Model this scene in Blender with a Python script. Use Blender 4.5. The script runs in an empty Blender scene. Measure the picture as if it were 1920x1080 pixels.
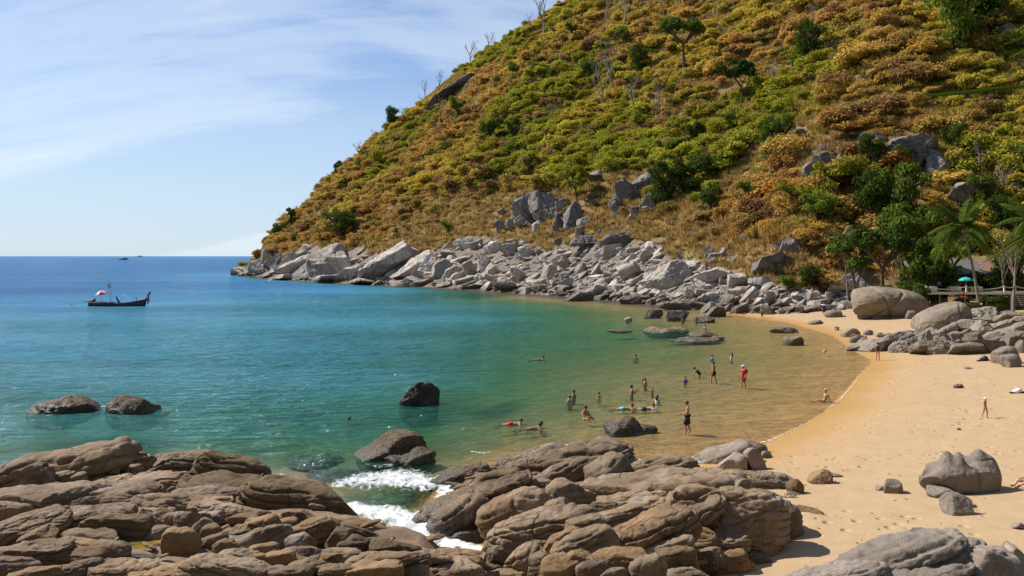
import bpy, math, random
import numpy as np
from mathutils import Vector
R = math.radians
SC = bpy.context.scene
COL = SC.collection

# ------------------------------------------------------------------ camera
F, HY, HC = 1600.0, 480.0, 9.4        # focal length in px of a 1920 px frame, horizon row, eye height
cam_d = bpy.data.cameras.new('camera'); cam = bpy.data.objects.new('camera', cam_d); COL.objects.link(cam)
cam.location = (0, 0, HC); cam.rotation_euler = (R(90), 0, 0)
cam_d.sensor_width = 36.0; cam_d.lens = 36.0 * F / 1920.0
cam_d.shift_y = -(540 - HY) / 1920.0
cam_d.clip_start = 0.1; cam_d.clip_end = 120000
SC.camera = cam

# ------------------------------------------------------------------ sun and sky
SUN_DIR = Vector((-0.86, 0.40, 1.0)).normalized()       # from the ground towards the sun
sun_el = math.asin(SUN_DIR.z); sun_az = math.atan2(SUN_DIR.x, SUN_DIR.y)
sl = bpy.data.lights.new('sun', 'SUN'); sl.energy = 5.0; sl.angle = R(0.53); sl.color = (1.0, 0.94, 0.84)
so = bpy.data.objects.new('sun', sl); COL.objects.link(so)
so.rotation_euler = SUN_DIR.to_track_quat('Z', 'Y').to_euler(); so.location = (-60, 20, 90)
W = bpy.data.worlds.new('World'); SC.world = W; W.use_nodes = True
wn = W.node_tree.nodes; wl = W.node_tree.links; wn.clear()
def N(nt, typ, **kw):
    n = nt.nodes.new(typ)
    for k, v in kw.items():
        if k.startswith('i_'):
            key = k[2:]
            n.inputs[int(key) if key.isdigit() else key.replace('_', ' ')].default_value = v
        else: setattr(n, k, v)
    return n
def ramp(nt, fac, stops, mode='LINEAR'):
    n = nt.nodes.new('ShaderNodeValToRGB'); cr = n.color_ramp; cr.interpolation = mode
    while len(cr.elements) < len(stops): cr.elements.new(0.5)
    for e, (p, c) in zip(cr.elements, stops):
        e.position = p
        e.color = (c, c, c, 1) if isinstance(c, (int, float)) else (*c, 1)
    nt.links.new(fac, n.inputs['Fac']); return n.outputs['Color']
def mix(nt, fac, a, b, blend='MIX'):
    n = nt.nodes.new('ShaderNodeMix'); n.data_type = 'RGBA'; n.blend_type = blend
    for sock, v in ((0, fac), (6, a), (7, b)):
        if isinstance(v, bpy.types.NodeSocket): nt.links.new(v, n.inputs[sock])
        elif isinstance(v, (int, float)): n.inputs[sock].default_value = v if sock == 0 else (v, v, v, 1)
        else: n.inputs[sock].default_value = (*v, 1)
    return n.outputs[2]
def mth(nt, op, a, b=None, c=None, clamp=False):
    n = nt.nodes.new('ShaderNodeMath'); n.operation = op; n.use_clamp = clamp
    for i, v in enumerate((a, b, c)):
        if v is None: continue
        if isinstance(v, bpy.types.NodeSocket): nt.links.new(v, n.inputs[i])
        else: n.inputs[i].default_value = v
    return n.outputs[0]
def noise(nt, vec, scale, detail=4, rough=0.55, dist=0.0, typ='FBM'):
    n = nt.nodes.new('ShaderNodeTexNoise'); n.noise_type = typ
    n.inputs['Scale'].default_value = scale; n.inputs['Detail'].default_value = detail
    n.inputs['Roughness'].default_value = rough; n.inputs['Distortion'].default_value = dist
    if vec is not None: nt.links.new(vec, n.inputs['Vector'])
    return n.outputs['Fac']
def mapping(nt, vec, loc=(0,0,0), rot=(0,0,0), scale=(1,1,1)):
    n = nt.nodes.new('ShaderNodeMapping')
    n.inputs['Location'].default_value = loc; n.inputs['Rotation'].default_value = rot; n.inputs['Scale'].default_value = scale
    nt.links.new(vec, n.inputs['Vector']); return n.outputs['Vector']

nt = W.node_tree
sky = N(nt, 'ShaderNodeTexSky'); sky.sky_type = 'NISHITA'; sky.sun_disc = False
sky.sun_elevation = sun_el; sky.sun_rotation = sun_az; sky.altitude = 0
sky.air_density = 1.0; sky.dust_density = 0.35; sky.ozone_density = 3.2
geo = N(nt, 'ShaderNodeNewGeometry')
sep = N(nt, 'ShaderNodeSeparateXYZ'); wl.new(geo.outputs['Incoming'], sep.inputs[0])
dz = mth(nt, 'MAXIMUM', mth(nt, 'MULTIPLY', sep.outputs[2], -1.0), 0.0)
den = mth(nt, 'ADD', dz, 0.45)
cmb = N(nt, 'ShaderNodeCombineXYZ')
wl.new(mth(nt, 'DIVIDE', mth(nt, 'MULTIPLY', sep.outputs[0], -1), den), cmb.inputs[0])
wl.new(mth(nt, 'DIVIDE', mth(nt, 'MULTIPLY', sep.outputs[1], -1), den), cmb.inputs[1])
p1 = mapping(nt, cmb.outputs[0], (3.55, 1.25, 0), (0, 0, R(-34)), (0.55, 1.5, 1))
c1 = noise(nt, p1, 1.5, 7, 0.55, 0.6)
p2 = mapping(nt, cmb.outputs[0], (7.3, 0.4, 0), (0, 0, R(-28)), (0.6, 3.6, 1))
c2 = noise(nt, p2, 2.2, 6, 0.62, 0.5)
cl = mth(nt, 'ADD', mth(nt, 'MULTIPLY', c1, 0.72), mth(nt, 'MULTIPLY', c2, 0.28))
cmask = ramp(nt, cl, [(0.46, 0.0), (0.56, 0.36), (0.68, 0.85)], 'EASE')
# thin high haze thickens with the slant path towards the horizon
hz = ramp(nt, dz, [(0.0, 0.74), (0.05, 0.68), (0.12, 0.54), (0.22, 0.24), (0.36, 0.06)], 'EASE')
high = ramp(nt, dz, [(0.25, 0.92), (0.8, 0.45)])
cfac = mth(nt, 'ADD', hz, mth(nt, 'MULTIPLY', mth(nt, 'SUBTRACT', 1.0, hz), mth(nt, 'MULTIPLY', cmask, high)))
tint = mix(nt, 1.0, sky.outputs[0], (0.78, 0.93, 1.20), 'MULTIPLY')
skyc = mix(nt, hz, tint, (6.6, 8.0, 9.2))
skyc = mix(nt, mth(nt, 'MULTIPLY', cmask, high), skyc, (9.2, 9.9, 10.5))
bg = N(nt, 'ShaderNodeBackground', i_Strength=0.075); wl.new(skyc, bg.inputs[0])
wo = N(nt, 'ShaderNodeOutputWorld'); wl.new(bg.outputs[0], wo.inputs[0])
SC.view_settings.view_transform = 'Standard'; SC.view_settings.look = 'None'
SC.view_settings.exposure = 0.45; SC.view_settings.gamma = 1.0; SC.view_settings.use_curve_mapping = False
SC.cycles.max_bounces = 6; SC.cycles.transparent_max_bounces = 12; SC.cycles.diffuse_bounces = 2
SC.cycles.caustics_reflective = False; SC.cycles.caustics_refractive = False

# ------------------------------------------------------------------ helpers
rng = np.random.default_rng(7); random.seed(7)
_perm = np.random.default_rng(11).permutation(4096).astype(np.int64)
_val = np.random.default_rng(12).uniform(-1, 1, 4096)
def vnoise(p, seed=0):
    p = np.asarray(p, float) + seed * 17.31
    i = np.floor(p).astype(np.int64); f = p - i; f = f * f * f * (f * (f * 6 - 15) + 10)
    out = np.zeros(p.shape[:-1])
    for dx in (0, 1):
        wx = f[..., 0] if dx else 1 - f[..., 0]
        hx = _perm[(i[..., 0] + dx) & 4095]
        for dy in (0, 1):
            wy = f[..., 1] if dy else 1 - f[..., 1]
            hy = _perm[(hx + i[..., 1] + dy) & 4095]
            if p.shape[-1] == 2:
                out += wx * wy * _val[hy]
            else:
                for dz_ in (0, 1):
                    wz = f[..., 2] if dz_ else 1 - f[..., 2]
                    out += wx * wy * wz * _val[_perm[(hy + i[..., 2] + dz_) & 4095]]
    return out
def fbm(p, oct=4, seed=0, gain=0.5, lac=2.07):
    p = np.asarray(p, float); a = 1.0; s = 0; o = np.zeros(p.shape[:-1])
    for k in range(oct):
        o += a * vnoise(p, seed + k * 3.7); s += a; a *= gain; p = p * lac
    return o / s
def sstep(a, b, x):
    t = np.clip((np.asarray(x, float) - a) / (b - a), 0, 1); return t * t * (3 - 2 * t)
def mesh_np(name, V, Fc, smooth=True):
    me = bpy.data.meshes.new(name)
    V = np.asarray(V, np.float32); Fc = np.asarray(Fc, np.int32); n = Fc.shape[1]
    me.vertices.add(len(V)); me.vertices.foreach_set('co', V.ravel())
    me.loops.add(Fc.size); me.loops.foreach_set('vertex_index', Fc.ravel())
    me.polygons.add(len(Fc)); me.polygons.foreach_set('loop_start', np.arange(0, Fc.size, n, dtype=np.int32))
    me.polygons.foreach_set('loop_total', np.full(len(Fc), n, np.int32))
    me.update(calc_edges=True)
    if smooth: me.polygons.foreach_set('use_smooth', np.ones(len(Fc), bool))
    me.validate(); return me
def link(name, me, m=None, parent=None, loc=None):
    o = bpy.data.objects.new(name, me); COL.objects.link(o)
    if m is not None and me is not None and not me.materials: me.materials.append(m)
    if parent is not None: o.parent = parent
    if loc is not None: o.location = loc
    return o
def tag(o, label, cat, group=None):
    o['label'] = label; o['category'] = cat
    if group: o['group'] = group
    return o
def kind(o, k): o['kind'] = k; return o
def thing(name, label, cat, loc=(0, 0, 0), rz=0.0, group=None, scale=1.0):
    o = bpy.data.objects.new(name, None); COL.objects.link(o); o.empty_display_size = 0.2
    o.location = loc; o.rotation_euler = (0, 0, rz); o.scale = (scale,) * 3
    return tag(o, label, cat, group)
def copy_tree(o, parent=None):
    c = o.copy(); COL.objects.link(c); c.parent = parent
    for ch in o.children: copy_tree(ch, c)
    return c
class MB:
    """collects simple shapes and links them as one mesh object"""
    def __init__(s): s.v = []; s.f = []
    def add(s, v, f):
        o = len(s.v); s.v += [tuple(p) for p in v]; s.f += [tuple(i + o for i in q) for q in f]; return s
    def box(s, c, d, rz=0.0, top=1.0):
        x, y, z = (k / 2 for k in d); V = []
        for sz in (-1, 1):
            k = top if sz > 0 else 1
            for sx, sy in ((-1, -1), (1, -1), (1, 1), (-1, 1)):
                a, b = sx * x * k, sy * y * k
                V.append((c[0] + a * math.cos(rz) - b * math.sin(rz), c[1] + a * math.sin(rz) + b * math.cos(rz), c[2] + sz * z))
        return s.add(V, [(3, 2, 1, 0), (4, 5, 6, 7), (0, 1, 5, 4), (1, 2, 6, 5), (2, 3, 7, 6), (3, 0, 4, 7)])
    def tube(s, pts, rad, n=8, cap=True):
        pts = [Vector(p) for p in pts]
        if isinstance(rad, (int, float)): rad = [rad] * len(pts)
        V = []; up = None
        for i, p in enumerate(pts):
            t = (pts[min(i + 1, len(pts) - 1)] - pts[max(i - 1, 0)]).normalized()
            if up is None: up = Vector((0, 0, 1)) if abs(t.z) < 0.9 else Vector((1, 0, 0))
            a = t.cross(up)
            if a.length < 1e-4: a = t.orthogonal()
            a.normalize(); b = a.cross(t); up = b
            r = rad[i]; ra, rb = (r if isinstance(r, tuple) else (r, r))
            for k in range(n):
                w = 2 * math.pi * k / n; V.append(p + a * math.cos(w) * ra + b * math.sin(w) * rb)
        Q = []
        for i in range(len(pts) - 1):
            for k in range(n):
                k2 = (k + 1) % n; Q.append((i * n + k, i * n + k2, (i + 1) * n + k2, (i + 1) * n + k))
        if cap: Q.append(tuple(range(n))[::-1]); Q.append(tuple((len(pts) - 1) * n + k for k in range(n)))
        return s.add(V, Q)
    def ball(s, c, r, nu=10, nv=7, sq=None):
        V = []; Q = []; r = r if isinstance(r, tuple) else (r, r, r)
        for j in range(nv + 1):
            th = math.pi * j / nv
            for i in range(nu):
                ph = 2 * math.pi * i / nu
                V.append((c[0] + r[0] * math.sin(th) * math.cos(ph), c[1] + r[1] * math.sin(th) * math.sin(ph), c[2] + r[2] * math.cos(th)))
        for j in range(nv):
            for i in range(nu):
                i2 = (i + 1) % nu; Q.append((j * nu + i, (j + 1) * nu + i, (j + 1) * nu + i2, j * nu + i2))
        return s.add(V, Q)
    def mesh(s, name, smooth=True):
        me = bpy.data.meshes.new(name); me.from_pydata(s.v, [], s.f); me.validate()
        if smooth: me.polygons.foreach_set('use_smooth', np.ones(len(me.polygons), bool))
        me.update(); return me
    def build(s, name, m=None, parent=None, smooth=True, loc=None):
        return link(name, s.mesh(name, smooth), m, parent, loc)
def mat(name, build):
    m = bpy.data.materials.new(name); m.use_nodes = True; t = m.node_tree; t.nodes.clear()
    out = t.nodes.new('ShaderNodeOutputMaterial'); build(t, out); return m
def pbsdf(t, out, col, rough=0.8, bump=None, bstr=0.4, bdist=0.02, spec=0.4, extra=None):
    p = t.nodes.new('ShaderNodeBsdfPrincipled')
    if isinstance(col, bpy.types.NodeSocket): t.links.new(col, p.inputs['Base Color'])
    else: p.inputs['Base Color'].default_value = (*col, 1)
    if isinstance(rough, bpy.types.NodeSocket): t.links.new(rough, p.inputs['Roughness'])
    else: p.inputs['Roughness'].default_value = rough
    p.inputs['Specular IOR Level'].default_value = spec
    if bump is not None:
        b = t.nodes.new('ShaderNodeBump'); b.inputs['Strength'].default_value = bstr; b.inputs['Distance'].default_value = bdist
        t.links.new(bump, b.inputs['Height']); t.links.new(b.outputs[0], p.inputs['Normal'])
    t.links.new(p.outputs[0], out.inputs['Surface']); return p
def plain(name, col, rough=0.6, var=0.12, scale=9.0, spec=0.4):
    def b(t, out):
        tc = t.nodes.new('ShaderNodeTexCoord')
        n = noise(t, tc.outputs['Object'], scale, 4)
        c = mix(t, n, tuple(k * (1 - var) for k in col), tuple(min(1, k * (1 + var)) for k in col))
        pbsdf(t, out, c, rough, n, 0.15, 0.01, spec)
    return mat(name, b)
def at(px, py, d): return Vector(((px - 960) / F * d, d, HC - (py - HY) / F * d))
def onz(px, py, z=0.0): return at(px, py, (HC - z) * F / (py - HY))

# ------------------------------------------------------------------ the lie of the land
LAND = np.array([(-90, 20), (-45, 33), (-23, 36.6), (-17, 37), (-12, 36), (-8.2, 33.6), (-6.6, 31.8), (-6.7, 30.9), (-4.6, 28.6),
    (-1.8, 26.6), (-0.7, 25.6), (-0.6, 26.4), (-1.8, 27.9), (-3.3, 31.2), (-2.7, 35.2), (0.0, 38.0), (3.0, 38.6), (7.6, 38.6), (9.9, 40.0), (12.4, 42.6),
    (15.9, 47), (19.1, 51.9), (23.0, 59), (27.1, 66.8), (32.6, 77), (34.0, 85), (38, 101), (39, 120), (37, 131), (34.7, 146), (28.6, 163),
    (19.5, 183), (-1.4, 221), (-22, 251), (-58, 289), (-100, 350), (-135, 420), (-140, 460), (-110, 560), (0, 660), (400, 760), (400, -80), (-90, -80)], float)
HILL = np.array([(43, 139), (34.0, 152), (28.0, 165), (19.0, 185), (-1.0, 223), (-21, 253), (-57, 291), (-99, 352), (-134, 422), (-190, 520), (-330, 800),
    (0, 1500), (700, 1500), (700, -80), (150, -80), (128, 20), (110, 70), (94, 112), (78, 134), (62, 140), (52, 139)], float)
def sdist(P, poly):
    """signed distance to a polygon in plan, positive inside"""
    P = np.asarray(P, float); x, y = P[..., 0], P[..., 1]
    best = np.full(x.shape, 1e18); ins = np.zeros(x.shape, bool)
    n = len(poly)
    for i in range(n):
        ax, ay = poly[i]; bx, by = poly[(i + 1) % n]
        ex, ey = bx - ax, by - ay; wx, wy = x - ax, y - ay
        t = np.clip((wx * ex + wy * ey) / (ex * ex + ey * ey), 0, 1)
        dx, dy = wx - ex * t, wy - ey * t
        best = np.minimum(best, dx * dx + dy * dy)
        c = ((ay > y) != (by > y)) & (x < (bx - ax) * (y - ay) / ((by - ay) if by != ay else 1e-9) + ax)
        ins ^= c
    d = np.sqrt(best); return np.where(ins, d, -d)
def z_sand(P):
    P = np.asarray(P, float); s = sdist(P, LAND)
    w = fbm(P * 0.05, 3, 5) * 2.5 * sstep(0, 14, np.abs(s))
    land = 0.075 * np.minimum(s, 16) + 0.035 * np.clip(s - 16, 0, 40)
    k = s + w
    sea = np.where(k > -14, 0.024 * k, np.where(k > -45, -0.336 + 0.05 * (k + 14), -1.886 + 0.034 * (k + 45)))
    z = np.where(s > 0, land, np.maximum(np.minimum(sea, -0.001), -13))
    wv_ = P[..., 1] - P[..., 0]
    z = z - 8.0 * sstep(190, 380, wv_) * sstep(0.5, 10, -s) - 1.1 * sstep(105, 150, wv_) * sstep(10, 50, -s)
    z = z - 0.9 * np.exp(-((P[..., 0] + 4) / 3.2) ** 2 - ((P[..., 1] - 32) / 4.5) ** 2) * sstep(0.1, 1.1, -s)
    z = z - 1.5 * sstep(0.3, 9, -s) * sstep(9, -16, P[..., 0] + 0.12 * (P[..., 1] - 50) + 5 * fbm(P * 0.08, 2, 77)) * (1 - sstep(70, 120, P[..., 1]))
    z = z + 0.035 * fbm(P * 0.7, 3, 9) * sstep(0.6, 5, s) + 0.25 * fbm(P * 0.12, 3, 19) * sstep(3, 25, -s)
    return z
SIL = [(300, 620), (430, 545), (445, 514), (500, 458), (540, 416), (600, 356), (630, 326), (680, 286), (730, 252), (800, 186), (850, 142), (900, 108), (960, 74),
       (1000, 50), (1060, 14), (1200, -60), (1500, -170), (1920, -270), (2600, -400)]
_su = np.array([(a - 960) / F for a, b in SIL]); _sv = np.array([(HY - b) / F for a, b in SIL])
def z_slope(P):
    s = sdist(P, HILL)
    t = np.maximum(s, 0)
    z = 0.90 * t - 8.0 * (1 - np.exp(-t / 14.0)) + 0.3
    z = np.where(s < 0, 0.8 * s + 0.3, z)
    P3 = P * 0.022
    gul = fbm(P3 + 3, 3, 31) * 7.0 + fbm(P * 0.075, 3, 33) * 2.6 + fbm(P * 0.25, 2, 36) * 0.7
    return z + gul * sstep(4, 40, t)
# crest of the headland: for each bearing the distance at which the slope meets the skyline
_bu = np.linspace(-0.36, 0.95, 240); _dd = np.linspace(120, 900, 400)
_sk = np.interp(_bu, _su, _sv)
_U, _D = np.meshgrid(_bu, _dd, indexing='ij')
_zs = z_slope(np.stack([_U * _D, _D], -1))
_over = (_zs > HC + _D * _sk[:, None]) & (_D > 150)
_cd = np.where(_over.any(1), _dd[_over.argmax(1)], 640.0)
_cd = np.convolve(np.pad(_cd, 6, mode='edge'), np.ones(13) / 13, 'valid')
def z_hill(P):
    P = np.asarray(P, float); u = P[..., 0] / np.maximum(P[..., 1], 1.0); d = P[..., 1]
    cd = np.interp(u, _bu, _cd); cz = HC + cd * np.interp(u, _su, _sv)
    z = z_slope(P)
    back = cz - 0.45 * (d - cd) + fbm(P * 0.05, 3, 41) * 2.0 + (fbm(P * 0.2, 2, 42) * 0.8)
    front = np.minimum(z, cz + fbm(P * 0.06, 3, 44) * 1.2)
    return np.where(d > cd, np.minimum(back, front + 50), front)
def z_ground(P): return np.maximum(z_sand(P), z_hill(P))
def hit(px, py, fn=None, d0=15.0, d1=700.0):
    """where the line of sight through a pixel of the photograph meets the land"""
    fn = fn or z_ground
    u, v = (px - 960) / F, (HY - py) / F
    dd = np.geomspace(d0, d1, 420)
    below = fn(np.stack([u * dd, dd], -1)) > HC + v * dd
    if not below.any(): d = d1
    else:
        k = int(below.argmax()); a, b = dd[max(k - 1, 0)], dd[k]
        q = np.linspace(a, b, 24); bl = fn(np.stack([u * q, q], -1)) > HC + v * q
        d = q[int(bl.argmax())] if bl.any() else b
    return Vector((u * d, d, HC + v * d))
def gz(x, y, fn=None): return float((fn or z_ground)(np.array([[x, y]], float))[0])
def polar_grid(us, ds):
    U, D = np.meshgrid(us, ds, indexing='ij'); P = np.stack([U * D, D], -1)
    n, m = len(us), len(ds); idx = np.arange(n * m).reshape(n, m)
    q = np.stack([idx[:-1, :-1], idx[1:, :-1], idx[1:, 1:], idx[:-1, 1:]], -1).reshape(-1, 4)
    return P.reshape(-1, 2), q

# ------------------------------------------------------------------ sand (beach and sea bed)
def sand_mat(t, out):
    g = t.nodes.new('ShaderNodeNewGeometry'); pos = g.outputs['Position']
    s = t.nodes.new('ShaderNodeSeparateXYZ'); t.links.new(pos, s.inputs[0])
    big = noise(t, pos, 0.16, 4, 0.6); fine = noise(t, pos, 9.0, 5, 0.7); mid = noise(t, pos, 1.3, 5, 0.6)
    dry = mix(t, big, (0.395, 0.270, 0.146), (0.445, 0.310, 0.176))
    dry = mix(t, mth(t, 'MULTIPLY', ramp(t, mid, [(0.35, 1.0), (0.6, 0.0)]), 0.42), dry, (0.325, 0.215, 0.115))
    wetc = mix(t, big, (0.43, 0.245, 0.082), (0.50, 0.295, 0.105))
    zz = mth(t, 'ADD', s.outputs[2], mth(t, 'MULTIPLY', mth(t, 'SUBTRACT', noise(t, pos, 0.22, 3), 0.5), 0.22))
    wet = ramp(t, mth(t, 'MULTIPLY', zz, 2.0), [(0.04, 1.0), (0.24, 0.8), (0.44, 0.25), (0.85, 0.0)])
    c = mix(t, wet, dry, wetc)
    # dark weed and stones on the sea bed, away from the beach
    reef = noise(t, mapping(t, pos, scale=(0.8, 0.45, 1)), 0.075, 5, 0.62, 0.8)
    at_ = t.nodes.new('ShaderNodeAttribute'); at_.attribute_name = 'reef'
    rf = mth(t, 'MULTIPLY', ramp(t, mth(t, 'ADD', reef, mth(t, 'MULTIPLY', mth(t, 'SUBTRACT', at_.outputs['Fac'], 0.5), 0.5)), [(0.50, 0.0), (0.60, 1.0)]), 0.88)
    under = ramp(t, mth(t, 'ADD', mth(t, 'MULTIPLY', s.outputs[2], -1.2), 0.0), [(0.3, 0.0), (0.75, 1.0)])
    c = mix(t, mth(t, 'MULTIPLY', rf, under), c, (0.05, 0.062, 0.03))
    st = t.nodes.new('ShaderNodeAttribute'); st.attribute_name = 'stony'
    c = mix(t, mth(t, 'MULTIPLY', st.outputs['Fac'], 0.92), c, mix(t, mid, (0.05, 0.042, 0.03), (0.13, 0.10, 0.065)))
    # trodden sand: footprints as small dents, more of them high up the beach
    v = t.nodes.new('ShaderNodeTexVoronoi'); v.inputs['Scale'].default_value = 1.5; v.inputs['Randomness'].default_value = 1.0
    t.links.new(mapping(t, pos, scale=(1, 0.8, 1)), v.inputs['Vector'])
    trod = ramp(t, noise(t, pos, 0.28, 3, 0.6), [(0.46, 0.0), (0.60, 1.0)])
    dent = mth(t, 'MULTIPLY', ramp(t, v.outputs['Distance'], [(0.05, 1.0), (0.28, 0.0)], 'EASE'), mth(t, 'MULTIPLY', trod, mth(t, 'SUBTRACT', 1.0, wet)))
    hgt = mth(t, 'SUBTRACT', mth(t, 'ADD', mth(t, 'MULTIPLY', mid, 0.30), mth(t, 'MULTIPLY', fine, 0.10)), mth(t, 'MULTIPLY', dent, 0.55))
    r = ramp(t, wet, [(0.0, 0.92), (1.0, 0.34)])
    pbsdf(t, out, c, r, hgt, 0.9, 0.2, 0.35)
M_SAND = mat('sand', sand_mat)
us = np.concatenate([np.linspace(-1.3, -0.7, 40, endpoint=False), np.linspace(-0.7, 0.9, 300)]); ds = np.geomspace(6, 900, 330)
P, q = polar_grid(us, ds)
Z = z_sand(P); hz_ = sdist(P, HILL); Z = np.where(hz_ > 12, np.minimum(Z, 1.0), Z)
keep = (sdist(P[q].mean(1), HILL) < 25)
me = mesh_np('sand', np.column_stack([P, Z]), q[keep])
a_ = me.attributes.new('reef', 'FLOAT', 'POINT')
sl_ = sdist(P, LAND)
head = np.exp(-((sl_ + 7) / 9.0) ** 2) * sstep(138, 165, P[:, 1])                       # weed belt along the headland
west = sstep(-1, -12, P[:, 0]) * sstep(38, 42, P[:, 1]) * (1 - sstep(62, 78, P[:, 1]))      # stony bottom off the left rocks
midp = np.exp(-((P[:, 0] - 16) / 16) ** 2 - ((P[:, 1] - 112) / 22) ** 2) * 0.75 + np.exp(-((P[:, 0] + 1) / 5) ** 2 - ((P[:, 1] - 57) / 7) ** 2) * 0.9
reefv = np.clip(0.18 + 0.75 * head + 0.36 * west + 0.5 * midp, 0, 1)
vals = np.zeros(len(me.vertices), np.float32); vals[:len(reefv)] = reefv[:len(vals)]
a_.data.foreach_set('value', vals)
stony = sstep(137, 158, P[:, 1]) * sstep(-9, -2, sl_); vals[:] = 0; vals[:len(stony)] = stony[:len(vals)]
me.attributes.new('stony', 'FLOAT', 'POINT').data.foreach_set('value', vals)
kind(link('sand', me, M_SAND), 'structure')['label'] = 'golden sand of the cove running out under the shallow water'

# ------------------------------------------------------------------ sea
def sea_mat(t, out):
    g = t.nodes.new('ShaderNodeNewGeometry'); pos = g.outputs['Position']
    at_ = t.nodes.new('ShaderNodeAttribute'); at_.attribute_name = 'depth'; D = at_.outputs['Fac']
    ex = []
    for k in (0.32, 0.085, 0.125):
        ex.append(mth(t, 'EXPONENT', mth(t, 'MULTIPLY', D, -k * 2.1)))
    cc = t.nodes.new('ShaderNodeCombineColor')
    for i in range(3): t.links.new(ex[i], cc.inputs[i])
    tr = t.nodes.new('ShaderNodeBsdfTransparent'); t.links.new(cc.outputs[0], tr.inputs[0])
    deep = ramp(t, mth(t, 'MULTIPLY', D, 1 / 14.0), [(0.0, (0.038, 0.155, 0.06)), (0.065, (0.036, 0.175, 0.085)), (0.12, (0.05, 0.225, 0.20)), (0.18, (0.065, 0.27, 0.33)), (0.27, (0.07, 0.29, 0.41)), (0.45, (0.06, 0.24, 0.44)), (0.92, (0.030, 0.135, 0.31))])
    drift = noise(t, mapping(t, pos, scale=(0.35, 1.0, 1)), 0.03, 4, 0.6)
    deep = mix(t, 1.0, deep, ramp(t, drift, [(0.3, 0.78), (0.7, 1.2)]), 'MULTIPLY')
    df = t.nodes.new('ShaderNodeBsdfDiffuse'); t.links.new(deep, df.inputs[0])
    sc = mth(t, 'SUBTRACT', 1.0, mth(t, 'EXPONENT', mth(t, "MULTIPLY", D, -0.31)))
    body = t.nodes.new('ShaderNodeMixShader'); t.links.new(sc, body.inputs[0]); t.links.new(tr.outputs[0], body.inputs[1]); t.links.new(df.outputs[0], body.inputs[2])
    # ripples: short chop over a longer swell, calmer in the shallows
    w1 = noise(t, mapping(t, pos, rot=(0, 0, R(14)), scale=(0.45, 1.15, 1)), 1.15, 4, 0.62, 0.5)
    w2 = noise(t, mapping(t, pos, rot=(0, 0, R(-10)), scale=(0.35, 1.0, 1)), 0.32, 3, 0.5, 0.3)
    w3 = noise(t, mapping(t, pos, rot=(0, 0, R(6)), scale=(0.35, 1.0, 1)), 0.05, 3, 0.5)
    calm = ramp(t, mth(t, 'MULTIPLY', D, 0.4), [(0.0, 0.35), (0.35, 0.75), (1.0, 1.1)])
    patch = ramp(t, noise(t, mapping(t, pos, scale=(0.25, 1, 1)), 0.045, 3), [(0.35, 0.6), (0.65, 1.15)])
    hgt = mth(t, 'ADD', mth(t, 'ADD', mth(t, 'MULTIPLY', w1, 1.5), mth(t, 'MULTIPLY', w2, 2.2)), mth(t, 'MULTIPLY', w3, 1.8))
    hgt = mth(t, 'MULTIPLY', mth(t, 'MULTIPLY', hgt, calm), patch)
    b = t.nodes.new('ShaderNodeBump'); b.inputs['Strength'].default_value = 1.0; b.inputs['Distance'].default_value = 1.1
    t.links.new(hgt, b.inputs['Height'])
    t.links.new(b.outputs[0], df.inputs['Normal'])
    gl = t.nodes.new('ShaderNodeBsdfGlossy'); gl.inputs['Roughness'].default_value = 0.07; t.links.new(b.outputs[0], gl.inputs['Normal'])
    gl.inputs[0].default_value = (0.80, 0.90, 1.0, 1)
    fr = t.nodes.new('ShaderNodeFresnel'); fr.inputs[0].default_value = 1.33; t.links.new(b.outputs[0], fr.inputs['Normal'])
    fac = mth(t, 'MULTIPLY', mth(t, 'MINIMUM', fr.outputs[0], 0.8), 0.75)
    ms = t.nodes.new('ShaderNodeMixShader'); t.links.new(fac, ms.inputs[0]); t.links.new(body.outputs[0], ms.inputs[1]); t.links.new(gl.outputs[0], ms.inputs[2])
    t.links.new(ms.outputs[0], out.inputs['Surface'])
M_SEA = mat('sea_water', sea_mat)
us = np.concatenate([np.linspace(-3.0, -0.75, 50, endpoint=False), np.linspace(-0.75, 0.75, 260)]); ds = np.concatenate([np.geomspace(10, 700, 330), np.geomspace(760, 90000, 40)])
P, q = polar_grid(us, ds)
zs = z_sand(P); far = P[:, 1] > 900
dep = np.where(far, 13.0, -zs)
zh = z_hill(P); zh = np.where(far, -5.0, zh)
keep = (dep[q].max(1) > -0.10) & (zh[q].min(1) < 1.5)
me = mesh_np('sea', np.column_stack([P, np.zeros(len(P))]), q[keep])
vals = np.zeros(len(me.vertices), np.float32); vals[:len(dep)] = np.clip(dep, 0.0, 14)[:len(vals)]
me.attributes.new('depth', 'FLOAT', 'POINT').data.foreach_set('value', vals)
kind(link('sea', me, M_SEA), 'structure')['label'] = 'calm blue and green sea filling the cove and reaching the horizon'

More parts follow.
